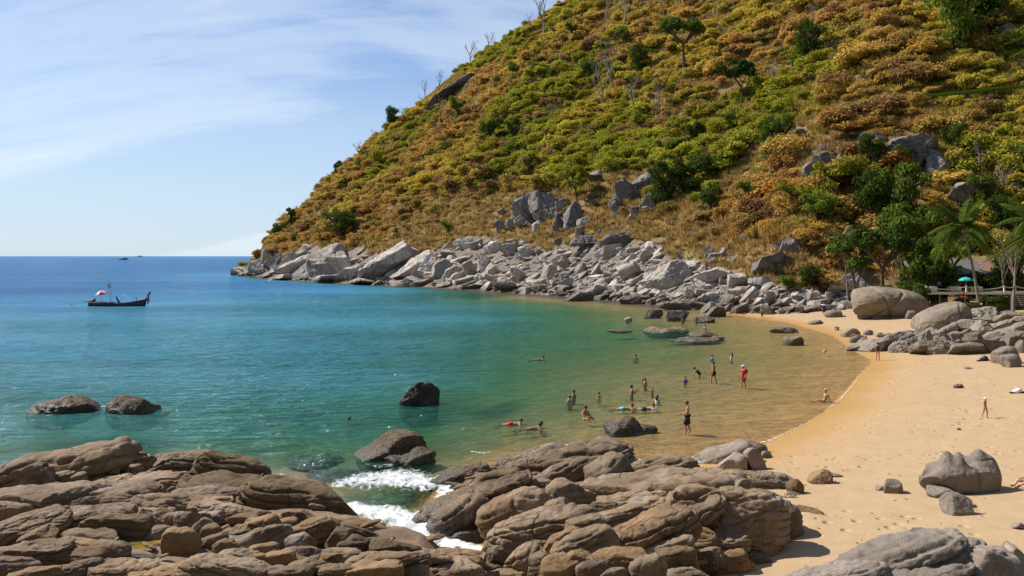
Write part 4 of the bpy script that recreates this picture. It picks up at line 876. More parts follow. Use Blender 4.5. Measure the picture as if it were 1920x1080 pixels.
# ---- layered grey outcrop running out from the right edge across the beach
OUT_B = thing('rock_outcrop', 'layered grey rock ledge running from the right edge to the water across the beach', 'rocks', (45, 78, 1.0))
B_ROCKS = [(1640, 648, 70, 16, 22), (1676, 642, 76, 22, 26), (1600, 652, 60, 8, 6), (1624, 641, 50, 10, 12), (1700, 648, 60, 20, 18), (1740, 648, 66, 24, 8), (1765, 650, 50, 22, -4), (1716, 636, 66, 18, 26), (1745, 626, 50, 18, 24), (1770, 630, 50, 16, 18), (1800, 632, 50, 20, 12), (1805, 652, 70, 18, 4), (1850, 645, 66, 26, -4), (1828, 634, 50, 18, 10), (1880, 628, 110, 20, 22), (1900, 610, 90, 16, 22), (1870, 612, 80, 14, 24), (1840, 612, 60, 22, 30), (1812, 610, 70, 20, 16), (1830, 592, 120, 13, 12), (1850, 600, 100, 10, 4), (1795, 602, 50, 14, 4), (1880, 590, 60, 11, 14), (1870, 598, 50, 16, 10), (1900, 640, 60, 30, 20), (1780, 616, 40, 14, 20), (1725, 622, 40, 10, 10), (1690, 624, 50, 9, 4), (1660, 628, 40, 8, 6), (1610, 632, 24, 8, 0), (1760, 640, 30, 16, 30), (1715, 655, 24, 10, 0), (1785, 645, 30, 18, 20), (1910, 600, 50, 14, 14), (1835, 624, 34, 12, 14)]
for i, (cx, cy, w, h, a) in enumerate(B_ROCKS):
    d = hit(cx, cy + 0.6 * h, z_sand).y
    px_rock('rock_block', cx, cy, w, h, a, d, M_BEACHROCK, OUT_B, depth=max(0.6 * w, 1.4 * h), sink=0.5, p=3.6, cuts=9, cutd=(0.45, 0.84), lump=0.12, rough=0.07, sharp=34, flat=1.0, cracks=1 + (w > 60), strata=0.05, level=4 if w > 48 else 3, yaw=R((i * 41) % 30 - 15))
g = np.random.default_rng(77)
for k in range(70):
    cx = g.uniform(1600, 1915); cy = g.uniform(622, 655) if cx < 1780 else g.uniform(600, 655); w = g.uniform(8, 22)
    d = hit(cx, cy + 4, z_sand).y
    px_rock('rock_fragment', cx, cy, w, w * g.uniform(0.4, 0.7), g.uniform(0, 35), d, M_BEACHROCK, OUT_B, p=3, cuts=6, lump=0.12, level=2, sink=0.4)
# stones below the deck
for i, (cx, cy, w, h, a, lab) in enumerate([(1760, 572, 46, 22, 16, 'tilted flat slab under the left end of the deck'), (1800, 566, 36, 14, 4, 'squared stone below the lifebuoy'), (1822, 574, 30, 16, -10, 'pale round stone left of the palm foot'), (1846, 578, 50, 8, -8, 'long flat stone in front of the palm foot'), (1884, 570, 26, 16, 10, 'grey stone under the deck shrub'), (1865, 572, 20, 14, -6, 'dark stone right of the palm foot'), (1812, 585, 22, 6, 0, 'flat white stone on the sand below the palm')]):
    ground_rock('beach_rock', cx, cy, w, h, a, M_BEACHROCK, lab, 'rock', d=hit(cx, cy + h / 2, z_sand).y, p=3, cuts=6, level=3)

# ------------------------------------------------------------------ trees
M_BARK = plain('bark', (0.10, 0.075, 0.055), 0.95, 0.35, 3.0, 0.1)
M_BAREBARK = plain('pale_dead_bark', (0.24, 0.20, 0.165), 0.95, 0.3, 2.0, 0.1)
M_LEAF = leaf_mat('green_leaves', ((0.075, 0.118, 0.022), (0.12, 0.165, 0.028)), trans=0.32)
M_LEAFDK = leaf_mat('dark_leaves', ((0.05, 0.085, 0.018), (0.075, 0.115, 0.02)), trans=0.25)
M_LEAFBR = leaf_mat('bright_leaves', ((0.145, 0.20, 0.024), (0.20, 0.26, 0.034)), trans=0.35)
M_LEAFYL = leaf_mat('yellowing_leaves', ((0.25, 0.25, 0.025), (0.33, 0.27, 0.035)), trans=0.3)
def branching(seed, levels=3, up=0.75, spread=0.55, n0=4, thick=0.028, trunk=0.45):
    g = random.Random(seed); b = MB(); tips = []
    def grow(p, dr, ln, r, lv):
        pts = [p]; q = p; dd = dr.copy()
        for k in range(3):
            dd = (dd + Vector((g.uniform(-.18, .18), g.uniform(-.18, .18), g.uniform(-.02, .14)))).normalized(); q = q + dd * ln / 3; pts.append(q)
        b.tube(pts, [r, r * .85, r * .7, r * .5], 6 if lv == 0 else 4, False)
        if lv >= levels: tips.append(q); return
        for k in range(n0 if lv == 0 else g.choice((2, 3))):
            a = g.uniform(0, 6.28); t = pts[g.choice((2, 3, 3))]
            nd = (dd * up + Vector((math.cos(a), math.sin(a), g.uniform(-.1, .5))) * spread).normalized()
            grow(t, nd, ln * g.uniform(.5, .78), r * .55, lv + 1)
    grow(Vector((0, 0, -0.04)), Vector((g.uniform(-.12, .12), g.uniform(-.12, .12), 1)).normalized(), trunk, thick, 0)
    zmax = max(v[2] for v in b.v); b.v = [(x / zmax, y / zmax, z / zmax) for x, y, z in b.v]
    return b, [t / zmax for t in tips]
def tree_proto(seed, style):
    if style == 'bare': b, tips = branching(seed, 4, .85, .55, 4, .032, .42)
    elif style == 'tall': b, tips = branching(seed, 2, .7, .75, 5, .03, .5)
    else: b, tips = branching(seed, 2, .5, .9, 6, .035, .22)
    tm = b.mesh('trunk'); tm.materials.append(M_BAREBARK if style == 'bare' else M_BARK)
    if style == 'bare': return tm, None
    g = np.random.default_rng(seed); lob = []
    for t in tips: lob.append((t.x, t.y, t.z - 0.02, g.uniform(.10, .17) if style == 'tall' else g.uniform(.13, .22)))
    if style != 'tall':
        for k in range(11): a = g.uniform(0, 6.28); r_ = g.uniform(.05, .42); lob.append((r_ * math.cos(a), r_ * math.sin(a), g.uniform(.14, .72), g.uniform(.15, .26)))
    C, dn = blob_points(lob, 2600 if style == 'tall' else 4600, g, 0.35)
    return tm, leaves_mesh('crown', C, dn, 0.036 if style != 'big' else 0.03, g)
PR = {st: [tree_proto(900 + 10 * k + len(st), st) for k in range(nv)] for st, nv in (('bare', 5), ('tall', 3), ('bush', 4))}
_crown = {}
def tree(name, px, ybase, hpx, style, m, label, cat='tree', group=None, wide=1.0, d=None, v=None, lift=0.0):
    p_ = at(px, ybase, d) if d else hit(px, min(ybase, 600)); s = hpx * 1.15 * p_.y / F
    if d: p_.z = gz(p_.x, p_.y)
    k = (int(px * 7 + ybase) if v is None else v) % len(PR[style]); tm, cm = PR[style][k]
    o = thing(name, label, cat, p_ - Vector((0, 0, 0.15)), (px * 0.37) % 6.28, group); o.scale = (s * wide, s * wide, s)
    link('trunk', tm, None, o)
    if cm:
        key = (style, k, m.name)
        if key not in _crown: c = cm.copy(); c.materials.append(m); _crown[key] = c
        link('crown', _crown[key], None, o)
    return o
G_ = M_LEAF; D_ = M_LEAFDK; B_ = M_LEAFBR; Y_ = M_LEAFYL
tree('broadleaf_tree', 1282, 140, 88, 'tall', G_, 'round topped green tree on two bare trunks high in the middle of the slope', v=0, wide=0.95)
tree('broadleaf_tree', 1514, 132, 70, 'bush', G_, 'bushy bright green tree right of the middle of the upper slope', wide=0.75)
tree('broadleaf_tree', 1800, 108, 130, 'bush', B_, 'largest spreading green tree at the upper right', wide=0.72, v=1)
tree('broadleaf_tree', 1850, 70, 80, 'bush', D_, 'dark tree behind the largest spreading one', wide=0.7)
tree('broadleaf_tree', 1076, 84, 34, 'bush', D_, 'small dark round tree just below the skyline', wide=0.5)
tree('broadleaf_tree', 1170, 88, 30, 'bush', B_, 'small bright green tree near the top of the slope', wide=0.7)
tree('broadleaf_tree', 1252, 66, 28, 'bush', B_, 'yellow green crown above the round topped tree', wide=1.0)
tree('broadleaf_tree', 914, 278, 44, 'bush', D_, 'dark green tree alone on the left flank', wide=0.75)
tree('broadleaf_tree', 858, 230, 38, 'bush', B_, 'bright green tree left above the dark flank tree', wide=0.6)
tree('broadleaf_tree', 965, 262, 34, 'bush', G_, 'mid green tree right of the dark flank tree', wide=0.8)
tree('broadleaf_tree', 1388, 206, 78, 'tall', D_, 'open dark green tree with shadowed trunk in mid slope', v=1, wide=0.9)
tree('broadleaf_tree', 1450, 312, 76, 'bush', G_, 'tall leafy green tree left of the right hand outcrop', wide=0.65, v=2)
tree('broadleaf_tree', 1638, 327, 60, 'bush', D_, 'dense dark round tree below the flat dark rock', wide=0.68, v=0)
tree('broadleaf_tree', 1684, 330, 46, 'bush', G_, 'green tree right of the dense dark round one', wide=0.7)
tree('broadleaf_tree', 1305, 278, 42, 'bush', D_, 'dark shrub like tree left of the mid slope opening', wide=0.7)
tree('broadleaf_tree', 1780, 300, 56, 'bush', D_, 'dark green tree right of the largest grey dome', wide=0.6)
tree('broadleaf_tree', 1880, 282, 34, 'bush', D_, 'small dark tree near the right edge of the slope', wide=0.6)
tree('broadleaf_tree', 640, 456, 50, 'bush', G_, 'big leaved green shrub above the dark faced cube', 'shrub', wide=0.95, v=3)
tree('broadleaf_tree', 840, 440, 20, 'bush', B_, 'tiny bright green shrub above the left rocks', 'shrub', wide=0.8)
tree('broadleaf_tree', 734, 248, 38, 'bush', D_, 'dark tree on the skyline of the left ridge', wide=0.6)
tree('broadleaf_tree', 548, 424, 28, 'bush', D_, 'lowest tree on the skyline near the tip', wide=0.6)
tree('broadleaf_tree', 520, 450, 26, 'bush', G_, 'green shrub at the foot of the ridge near the tip', 'shrub', wide=0.8)
tree('broadleaf_tree', 634, 332, 24, 'bush', D_, 'small tree on the lower left skyline', wide=0.8)
tree('broadleaf_tree', 1030, 155, 26, 'bush', B_, 'bright green shrub below the small dark round tree', 'shrub', wide=0.7)
tree('broadleaf_tree', 962, 150, 24, 'bush', B_, 'bright green shrub right of the cliff band', 'shrub', wide=0.7)
tree('broadleaf_tree', 936, 168, 22, 'bush', G_, 'green shrub just right of the dark cliff band', 'shrub', wide=0.9)
tree('broadleaf_tree', 1195, 140, 46, 'bush', G_, 'green tree among bare trunks left of the round topped tree', wide=0.7)
tree('broadleaf_tree', 1105, 160, 36, 'bush', G_, 'green tree left of the bare trunks in mid slope', wide=0.7)
tree('broadleaf_tree', 1446, 218, 22, 'bush', G_, 'low green shrub right of the open dark tree', 'shrub', wide=1.2)
tree('broadleaf_tree', 1375, 238, 22, 'bush', G_, 'low green shrub under the open dark tree', 'shrub', wide=1.3)
tree('broadleaf_tree', 1245, 390, 72, 'bush', D_, 'dark green shrub filling the rocky gully', 'shrub', wide=0.7)
tree('broadleaf_tree', 1290, 370, 66, 'bush', D_, 'dark shrub right of the gully shrub', 'shrub', wide=0.9)
tree('broadleaf_tree', 1330, 400, 40, 'bush', G_, 'green shrub below the dark gully shrubs', 'shrub', wide=0.9)
tree('broadleaf_tree', 1415, 395, 44, 'bush', G_, 'green shrub above the perched boulder', 'shrub', wide=0.8)
tree('broadleaf_tree', 1500, 400, 46, 'bush', Y_, 'yellow green bush left of the big golden thicket', 'shrub', wide=1.0)
tree('broadleaf_tree', 1560, 380, 70, 'bush', Y_, 'golden yellow thicket below the right hand outcrop', 'shrub', wide=1.0)
tree('broadleaf_tree', 1620, 372, 60, 'bush', Y_, 'golden thicket right of the first golden one', 'shrub', wide=1.0)
tree('broadleaf_tree', 1540, 430, 60, 'bush', B_, 'yellow green thicket below the golden ones', 'shrub', wide=1.0)
tree('broadleaf_tree', 1085, 390, 64, 'tall', Y_, 'thin orange leaved tree beside the upper rock cluster', v=2, wide=0.9)
tree('broadleaf_tree', 1515, 545, 40, 'bush', G_, 'rounded green shrub behind the white rocks', 'shrub', wide=0.9)
tree('broadleaf_tree', 1478, 548, 26, 'bush', B_, 'low bright shrub left of the rounded green one', 'shrub', wide=1.1)
tree('broadleaf_tree', 1655, 545, 130, 'tall', D_, 'flat crowned dark seaside tree left of the deck', v=0, wide=0.85, d=128)
tree('broadleaf_tree', 1700, 540, 160, 'tall', G_, 'taller seaside tree with pale forked trunk left of the roof', v=1, wide=0.75, d=134)
tree('broadleaf_tree', 1610, 540, 110, 'tall', G_, 'leaning seaside tree nearest the small palm', v=2, wide=0.8, d=136)
tree('broadleaf_tree', 1690, 440, 110, 'bush', G_, 'wide green crown on the slope behind the roof', wide=0.7, v=1)
tree('broadleaf_tree', 1640, 430, 90, 'bush', D_, 'dark crown above the small palm', wide=0.7, v=2)
tree('broadleaf_tree', 1768, 545, 100, 'bush', B_, 'bright green tree in front of the roof', wide=0.5, d=127, v=3)
tree('broadleaf_tree', 1795, 500, 90, 'bush', G_, 'green crown behind the tall palm', wide=0.6, d=142, v=0)
tree('broadleaf_tree', 1740, 480, 80, 'bush', G_, 'green crown above the grey roof end', wide=0.7, d=146, v=2)
tree('broadleaf_tree', 1640, 558, 44, 'bush', D_, 'low dark shrub behind the huge cracked boulder', 'shrub', wide=1.1, d=122)
tree('broadleaf_tree', 1680, 556, 50, 'bush', D_, 'low dark shrub behind the right end of the huge boulder', 'shrub', wide=0.9, d=121)
tree('broadleaf_tree', 1722, 562, 50, 'bush', G_, 'spiky green shrub at the left end of the deck', 'shrub', wide=0.6, d=118, v=1)
tree('broadleaf_tree', 1866, 568, 32, 'bush', G_, 'rounded green shrub in front of the deck right of the palm', 'shrub', wide=1.1, d=113, v=2)
tree('broadleaf_tree', 1828, 572, 22, 'bush', G_, 'small green shrub at the foot of the tall palm', 'shrub', wide=1.0, d=114, v=3)
tree('broadleaf_tree', 1880, 450, 70, 'bush', D_, 'dark green crown near the right edge behind the roof', wide=0.7, d=150)
tree('broadleaf_tree', 1850, 400, 60, 'bush', G_, 'green crown above the white slab near the right edge', wide=0.8)
tree('broadleaf_tree', 1755, 540, 84, 'bush', D_, 'dark tree at the left corner of the restaurant', wide=0.7, d=125, v=1)
tree('broadleaf_tree', 1848, 535, 60, 'bush', D_, 'dark leafy tree over the middle of the roof', wide=0.9, d=128.5, v=0, lift=3.2)
tree('broadleaf_tree', 1725, 535, 96, 'bush', G_, 'green tree hiding the grey sheet roof', wide=0.6, d=130, v=2)
tree('broadleaf_tree', 1902, 540, 84, 'bush', D_, 'dark tree covering the right end of the tiled roof', wide=0.6, d=127, v=3)
# leafless trees
for (px_, yb, hp, wd, lab) in [(1020, 80, 82, .6, 'tallest leafless tree on the skyline'), (882, 122, 40, .8, 'leafless tree on the skyline left of the tallest one'), (918, 100, 36, .8, 'low leafless tree on the skyline beside a dark shrub'), (988, 72, 40, .6, 'slim leafless tree left of the tallest skyline tree'), (822, 168, 30, .9, 'leafless tree on the skyline above the cliff band'), (798, 186, 30, .8, 'leafless tree just left of the cliff band skyline'), (672, 295, 28, .8, 'leafless shrub on the lower skyline'), (760, 228, 24, .9, 'small leafless tree right of the dark skyline tree'), (700, 272, 24, .9, 'leafless twiggy tree on the skyline left of the dark tree'),
    (1192, 236, 84, .5, 'tall grey leafless trunk in the middle of the slope'), (1228, 226, 58, .7, 'leafless tree with white broken branches in mid slope'), (1150, 178, 100, .5, 'very tall pale leafless tree left of the round topped tree'), (1128, 210, 80, .6, 'slim leafless tree left of the tall grey trunk'), (1450, 175, 52, .6, 'leafless trunk right of the open dark tree'), (1520, 70, 56, .5, 'bare pole like tree above the bushy bright green one'), (1340, 36, 60, .5, 'bare trunk at the top edge in the middle'), (1375, 32, 56, .4, 'second bare trunk at the top edge'), (1245, 40, 60, .5, 'bare trunk at the top edge left of the pair'), (1170, 55, 60, .6, 'bare tree at the top edge near the skyline'), (1090, 32, 50, .6, 'bare tree at the top edge where the skyline leaves'), (1135, 40, 56, .7, 'bare tree at the top edge right of the skyline'), (1735, 25, 50, .5, 'bare trunks at the top edge left of the largest tree'),
    (1830, 335, 60, .9, 'leafless bush beside the white sunlit slab'), (1745, 322, 54, 1.0, 'grey leafless bush before the largest grey dome'), (825, 240, 50, .5, 'thin leafless tree below the cliff band'), (1040, 245, 46, .6, 'leafless shrub left of the slope centre'), (1625, 250, 30, .9, 'leafless bush above the right hand outcrop'), (1875, 400, 80, .8, 'leafless tree above the right end of the roof')]:
    tree('bare_tree', px_, yb, hp * 1.1, 'bare', None, lab, wide=wd * 1.15)
tree('bare_tree', 1900, 545, 150, 'bare', None, 'big forked bare trunk at the right end of the deck', wide=0.6, d=118)
tree('bare_tree', 1878, 540, 120, 'bare', None, 'thinner bare trunk left of the big forked one', wide=0.5, d=124)
tree('bare_tree', 1680, 520, 60, 'bare', None, 'pale leaning dead branch left of the grey roof', wide=0.8, d=130)

# ------------------------------------------------------------------ palms
M_FROND = leaf_mat('palm_frond', ((0.06, 0.105, 0.018), (0.10, 0.14, 0.022)), trans=0.35)
M_FRONDPALE = leaf_mat('pale_palm_frond', ((0.26, 0.27, 0.13), (0.33, 0.31, 0.16)), trans=0.3)
M_PALMTRUNK = plain('palm_trunk', (0.24, 0.19, 0.14), 0.9, 0.3, 2.0, 0.1); M_NUT = plain('coconut', (0.42, 0.22, 0.08), 0.6)
def frond_mesh(name, ln, droop, nl=42, leaf=0.62, g=random, rise=0.35, wid=0.10, hang=0.6):
    """a curved midrib with paired leaflets, along local +X"""
    b = MB(); pts = []
    for k in range(13):
        t = k / 12; pts.append(Vector((ln * t * (1 - 0.12 * droop * t), 0, ln * (rise * t - droop * t * t))))
    b.tube(pts, [0.035 * (1 - 0.85 * k / 12) + 0.004 for k in range(13)], 5, False); nr = len(b.f)
    for k in range(nl):
        t = 0.12 + 0.87 * k / nl; i = min(int(t * 12), 11); f = t * 12 - i; p = pts[i].lerp(pts[i + 1], f); tg = (pts[i + 1] - pts[i]).normalized()
        L = leaf * ln * 0.42 * math.sin(math.pi * min(1, 0.18 + t * 0.86)) ** 0.7
        for sd in (-1, 1):
            dr = (tg * 0.75 + Vector((0, sd, 0)) * 0.9 + Vector((0, 0, -hang * g.uniform(.5, 1.3)))).normalized(); w = tg * wid * (ln / 4)
            q1 = p + dr * L * .55 + Vector((0, 0, -.02 * L)); q2 = p + dr * L + Vector((0, 0, -hang * .28 * L))
            b.add([p - w * .5, p + w * .5, q1 + w * .55, q1 - w * .35, q2], [(0, 1, 2, 3), (3, 2, 4)])
    me = b.mesh(name, False); me.attributes.new('rnd', 'FLOAT', 'FACE').data.foreach_set('value', np.random.default_rng(3).uniform(0.2, .9, len(me.polygons)).astype(np.float32)); return me
def palm(px, ybase, topx, topy, d, flen, label, seed, m=M_FROND, nf=20, thick=0.2):
    g = random.Random(seed); p0 = at(px, ybase, d); p0.z = gz(p0.x, p0.y) - 0.1; p1 = at(topx, topy, d)
    o = thing('palm_tree', label, 'palm tree', p0); v = p1 - p0; b = MB(); pts = []
    for k in range(15):
        t = k / 14; pts.append(Vector((v.x * (t ** 1.5), v.y * t, v.z * t)))
    b.tube(pts, [thick * (1.5 - 0.5 * min(1, k / 2)) * (1 - 0.35 * k / 14) * (1 + 0.06 * (k % 2)) for k in range(15)], 10); b.build('trunk', M_PALMTRUNK, o)
    ms = [frond_mesh('frond', flen, dr, g=g, rise=ri, hang=hg) for dr, ri, hg in ((0.5, 0.75, 0.5), (0.75, 0.5, 0.7), (1.05, 0.35, 0.9), (1.3, 0.0, 1.1))]
    for me in ms: me.materials.append(m)
    for k in range(nf):
        f = link('frond', ms[min(3, int(k * 4.2 / nf))], None, o); f.location = v + Vector((0, 0, g.uniform(-.1, .1))); f.rotation_euler = (g.uniform(-.2, .2), g.uniform(-.25, .1) if k > nf // 3 else g.uniform(-.75, -.2), k * 2.4 + g.uniform(-.3, .3)); f.scale = (g.uniform(.8, 1.1),) * 3
    for k in range(6):
        a = k * 1.05; MB().ball(v + Vector((.26 * math.cos(a), .26 * math.sin(a), -.35 - .1 * (k % 2))), (.15, .15, .19), 8, 6).build('coconut', M_NUT, o)
    return o
palm(1836, 570, 1806, 428, 117, 5.2, 'tall coconut palm leaning left in front of the deck', 5, nf=24)
palm(1590, 525, 1581, 452, 140, 3.2, 'small pale coconut palm behind the white rocks', 8, M_FRONDPALE, nf=16, thick=0.16)
palm(1965, 600, 1940, 415, 100, 4.6, 'coconut palm mostly beyond the right edge', 11, nf=22)

# ------------------------------------------------------------------ beach restaurant
M_WHITE = plain('white_painted_wood', (0.66, 0.64, 0.60), 0.6, 0.1); M_TIMBER = plain('grey_timber', (0.24, 0.20, 0.16), 0.85, 0.25, 3); M_DARKWOOD = plain('dark_wood', (0.035, 0.028, 0.022), 0.8, 0.3)
M_FASCIA = plain('grey_board', (0.17, 0.155, 0.13), 0.8, 0.15, 2); M_ROPE = plain('rope', (0.55, 0.45, 0.32), 0.9); M_CLOTH = plain('cream_cloth', (0.62, 0.56, 0.42), 0.9); M_TEAL = plain('teal_canvas', (0.015, 0.42, 0.36), 0.7, 0.08)
M_ORANGE = plain('orange_plastic', (0.75, 0.10, 0.03), 0.4, 0.05); M_SIGN = plain('green_sign', (0.16, 0.42, 0.22), 0.6, 0.4, 3); M_ROOFTILE = plain('terracotta', (0.24, 0.15, 0.095), 0.9, 0.35, 1.5); M_TIN = plain('grey_roof_sheet', (0.15, 0.13, 0.11), 0.8, 0.2, 1)
DK = 121.0; s_ = DK / F; zd = at(1740, 548, DK).z; x0 = at(1735, 548, DK).x; x1 = at(2010, 548, DK).x
dk = thing('timber_deck', 'raised timber terrace with white edge and rope railing above the sand', 'deck', ((x0 + x1) / 2, DK + 3, zd)); LD = Vector(dk.location)
MB().box(((0), -3.05, -0.14), (x1 - x0, 0.16, 0.34)).build('edge_beam', M_WHITE, dk, False)
npl = 24
for k in range(npl): MB().box((-(x1 - x0) / 2 + (k + .5) * (x1 - x0) / npl, 0.9, -0.06), ((x1 - x0) / npl - 0.02, 7.6, 0.09)).build('plank', M_TIMBER, dk, False)
for px_ in (1737, 1763, 1810, 1850, 1897, 1940):
    x = at(px_, 548, DK).x; gzz = gz(x, DK) - 0.2; MB().box((x - LD.x, -2.85, (gzz - zd) / 2 - 0.15), (0.16, 0.16, zd - gzz - 0.2)).build('post', M_TIMBER if px_ < 1880 else M_WHITE, dk, False)
tops = []
for px_ in (1737, 1812, 1883, 1904, 1990):
    x = at(px_, 540, DK).x - LD.x; MB().box((x, -2.98, 0.45), (0.17, 0.17, 0.95)).build('rail_post', M_WHITE, dk, False); tops.append(x)
for a, b in zip(tops[:-1], tops[1:]):
    MB().tube([(a + (b - a) * t / 8, -3.0, 0.82 - 0.42 * 4 * (t / 8) * (1 - t / 8) * min(1, (b - a) / 4)) for t in range(9)], 0.055, 6, False).build('rope', M_ROPE, dk)
x = at(1913, 570, DK).x - LD.x
for k in range(6): MB().box((x, -3.35 - 0.26 * k, -0.32 - 0.27 * k), (1.7, 0.3, 0.07)).build('step', M_TIMBER, dk, False)
MB().box((x, -2.6, -1.1), (1.9, 0.08, 2.0)).build('screen', M_FASCIA, dk, False)
rb = thing('restaurant', 'open fronted dark restaurant with tiled roof behind the deck', 'building', (at(1850, 540, 131).x, 131, zd)); LB = Vector(rb.location)
def rel(px_, py_, d_): return at(px_, py_, d_) - LB
xa, xb = rel(1742, 540, 131).x, rel(1990, 540, 131).x; zf, ze = rel(0, 528, 131).z, rel(0, 514, 131).z
MB().box(((xa + xb) / 2, 7.0, zf / 2 + 0.6), (xb - xa, 0.25, ze + 2)).build('back_wall', M_DARKWOOD, rb, False)
MB().box((xa, 3.6, zf / 2 + .5), (0.25, 7, ze + 1.6)).build('side_wall', M_DARKWOOD, rb, False)
MB().box(((xa + xb) / 2, 0, (zf + ze) / 2), (xb - xa + .6, 0.18, ze - zf)).build('fascia', M_FASCIA, rb, False)
for px_ in (1746, 1800, 1856, 1892, 1960):
    xx = rel(px_, 540, 131).x; MB().box((xx, 0.2, zf / 2 - .02), (0.2, 0.2, zf + .1)).build('column', M_DARKWOOD, rb, False)
rf = MB(); rf.add([(xa - .5, -.9, ze), (xb + .5, -.9, ze), (xb + .5, 4.2, ze + 2.5), (xa + 2.4, 4.2, ze + 2.5), (xa - .5, -.9, ze + .12), (xb + .5, -.9, ze + .12), (xb + .5, 4.2, ze + 2.62), (xa + 2.4, 4.2, ze + 2.62)], [(0, 1, 2, 3), (7, 6, 5, 4), (0, 4, 5, 1), (3, 2, 6, 7), (0, 3, 7, 4), (1, 5, 6, 2)])
rf = rf.build('roof', M_TIN, rb, False)
tm_ = MB().box((0, 0, 0), (0.42, 0.52, 0.05)).mesh('tile', False); tm_.materials.append(M_ROOFTILE)
sl_a = math.atan2(2.5, 5.1)
for r_ in range(11):
    for c_ in range(24):
        o = link('tile', tm_, None, rf); o.location = (rel(1850, 500, 131).x + c_ * 0.45 + (r_ % 2) * .2, -.78 + r_ * .46, ze + .19 + (r_ * .46) * 2.5 / 5.1 + random.uniform(0, .02)); o.rotation_euler = (sl_a - .04, 0, random.uniform(-.03, .03))
gr = thing('roof_shelter', 'pale grey sheet roof half hidden by trees left of the restaurant', 'building', (at(1722, 520, 136).x, 136, gz(at(1722, 520, 136).x, 136))); LG = Vector(gr.location)
zt = at(0, 490, 136).z - LG.z
MB().add([(-2.4, -1.6, zt - 1.1), (2.4, -1.6, zt - 1.1), (2.4, 1.6, zt), (-1.9, 1.6, zt), (-2.4, -1.6, zt - 1.0), (2.4, -1.6, zt - 1.0), (2.4, 1.6, zt + .1), (-1.9, 1.6, zt + .1)], [(0, 1, 2, 3), (7, 6, 5, 4), (0, 4, 5, 1), (3, 2, 6, 7), (0, 3, 7, 4), (1, 5, 6, 2)]).build('roof', M_TIN, gr, False)
for sx in (-2, 2): MB().box((sx, -1.2, (zt - 1.1) / 2), (.16, .16, zt - 1.0)).build('post', M_DARKWOOD, gr, False)
MB().box((0, 1.4, (zt - 1) / 2), (4.4, .15, zt - .6)).build('wall', M_DARKWOOD, gr, False)
def parasol(label, loc, r, hgt, h2, mats, n=8, tilt=0.0, hub=True):
    o = thing('parasol', label, 'parasol', loc); o.rotation_euler = (0, tilt, 0)
    MB().tube([(0, 0, 0), (0, 0, hgt + h2)], 0.035, 6).build('pole', M_WHITE, o)
    for k in range(n):
        a, b_ = 2 * math.pi * k / n, 2 * math.pi * (k + 1) / n; m_ = (a + b_) / 2
        P_ = [(0, 0, hgt + h2), (r * .55 * math.cos(a), r * .55 * math.sin(a), hgt + h2 * .62), (r * .55 * math.cos(b_), r * .55 * math.sin(b_), hgt + h2 * .62), (r * math.cos(a), r * math.sin(a), hgt), (r * math.cos(b_), r * math.sin(b_), hgt), (r * math.cos(a), r * math.sin(a), hgt - .14), (r * math.cos(b_), r * math.sin(b_), hgt - .14)]
        MB().add(P_, [(0, 1, 2), (1, 3, 4, 2), (3, 5, 6, 4)]).build('canopy_panel', mats[k % len(mats)], o)
        MB().tube([(0, 0, hgt + h2 - .03), (r * .55 * math.cos(a), r * .55 * math.sin(a), hgt + h2 * .62 - .02), (r * math.cos(a), r * math.sin(a), hgt - .02)], .012, 4, False).build('rib', M_WHITE, o)
    return o
p_ = at(1811, 546, DK + .6); parasol('teal parasol open above the terrace railing', (p_.x, DK + .6, zd), 1.02, 1.75, .42, [M_TEAL])
def table(px_, wpx, label):
    d_ = DK + .9; p = at(px_, 545, d_); w = wpx * d_ / F; o = thing('table', label, 'table', (p.x, d_, zd)); b = MB(); b.box((0, 0, .73), (w, .9, .05)); b.build('table_top', M_CLOTH, o, False)
    for y in (-.47, .47): MB().box((0, y, .42), (w + .04, .03, .66)).build('cloth_drop', M_CLOTH, o, False)
    for sx in (-1, 1): MB().box((sx * w * .42, 0, .35), (.07, .07, .7)).build('leg', M_DARKWOOD, o, False)
    for k in range(3): MB().add([(-w * .3 + k * w * .3 - .06, 0, .757), (-w * .3 + k * w * .3 + .06, 0, .757), (-w * .3 + k * w * .3, .06, .757), (-w * .3 + k * w * .3, 0.02, 1.0)], [(0, 1, 3), (1, 2, 3), (2, 0, 3), (0, 2, 1)]).build('napkin', M_WHITE, o, False)
table(1789, 20, 'cream covered table set with napkins in the middle of the terrace'); table(1748, 12, 'small cream covered table at the left end of the terrace'); table(1828, 22, 'cream covered table behind the leaning palm trunk')
b = MB(); V = []; Q = []
for i in range(20):
    for j in range(10):
        a, c_ = 2 * math.pi * i / 20, 2 * math.pi * j / 10; r = .34 + .09 * math.cos(c_); V.append((r * math.cos(a), .09 * math.sin(c_), r * math.sin(a))); Q.append((i * 10 + j, ((i + 1) % 20) * 10 + j, ((i + 1) % 20) * 10 + (j + 1) % 10, i * 10 + (j + 1) % 10))
lbp = at(1806, 553, DK - .3); o = thing('lifebuoy', 'orange ring lifebuoy hanging below the terrace edge', 'lifebuoy', (lbp.x, DK - .3, lbp.z)); MB().add(V, Q).build('ring', M_ORANGE, o)
for k in range(4):
    a = math.pi / 4 + k * math.pi / 2; MB().tube([(.34 * math.cos(a) + dx * math.sin(a) * .05, 0, .34 * math.sin(a) - dx * math.cos(a) * .05) for dx in (-1, 1)], .105, 10).build('band', M_WHITE, o)
sp = at(1882, 523, 129); o = thing('sign_board', 'green sign board under the restaurant eave at the right', 'sign', (sp.x, 129, sp.z)); MB().box((0, 0, 0), (1.05, .06, .95)).build('panel', M_SIGN, o, False); MB().box((0, -.01, -.55), (1.1, .07, .14)).build('lower_board', M_TEAL, o, False)

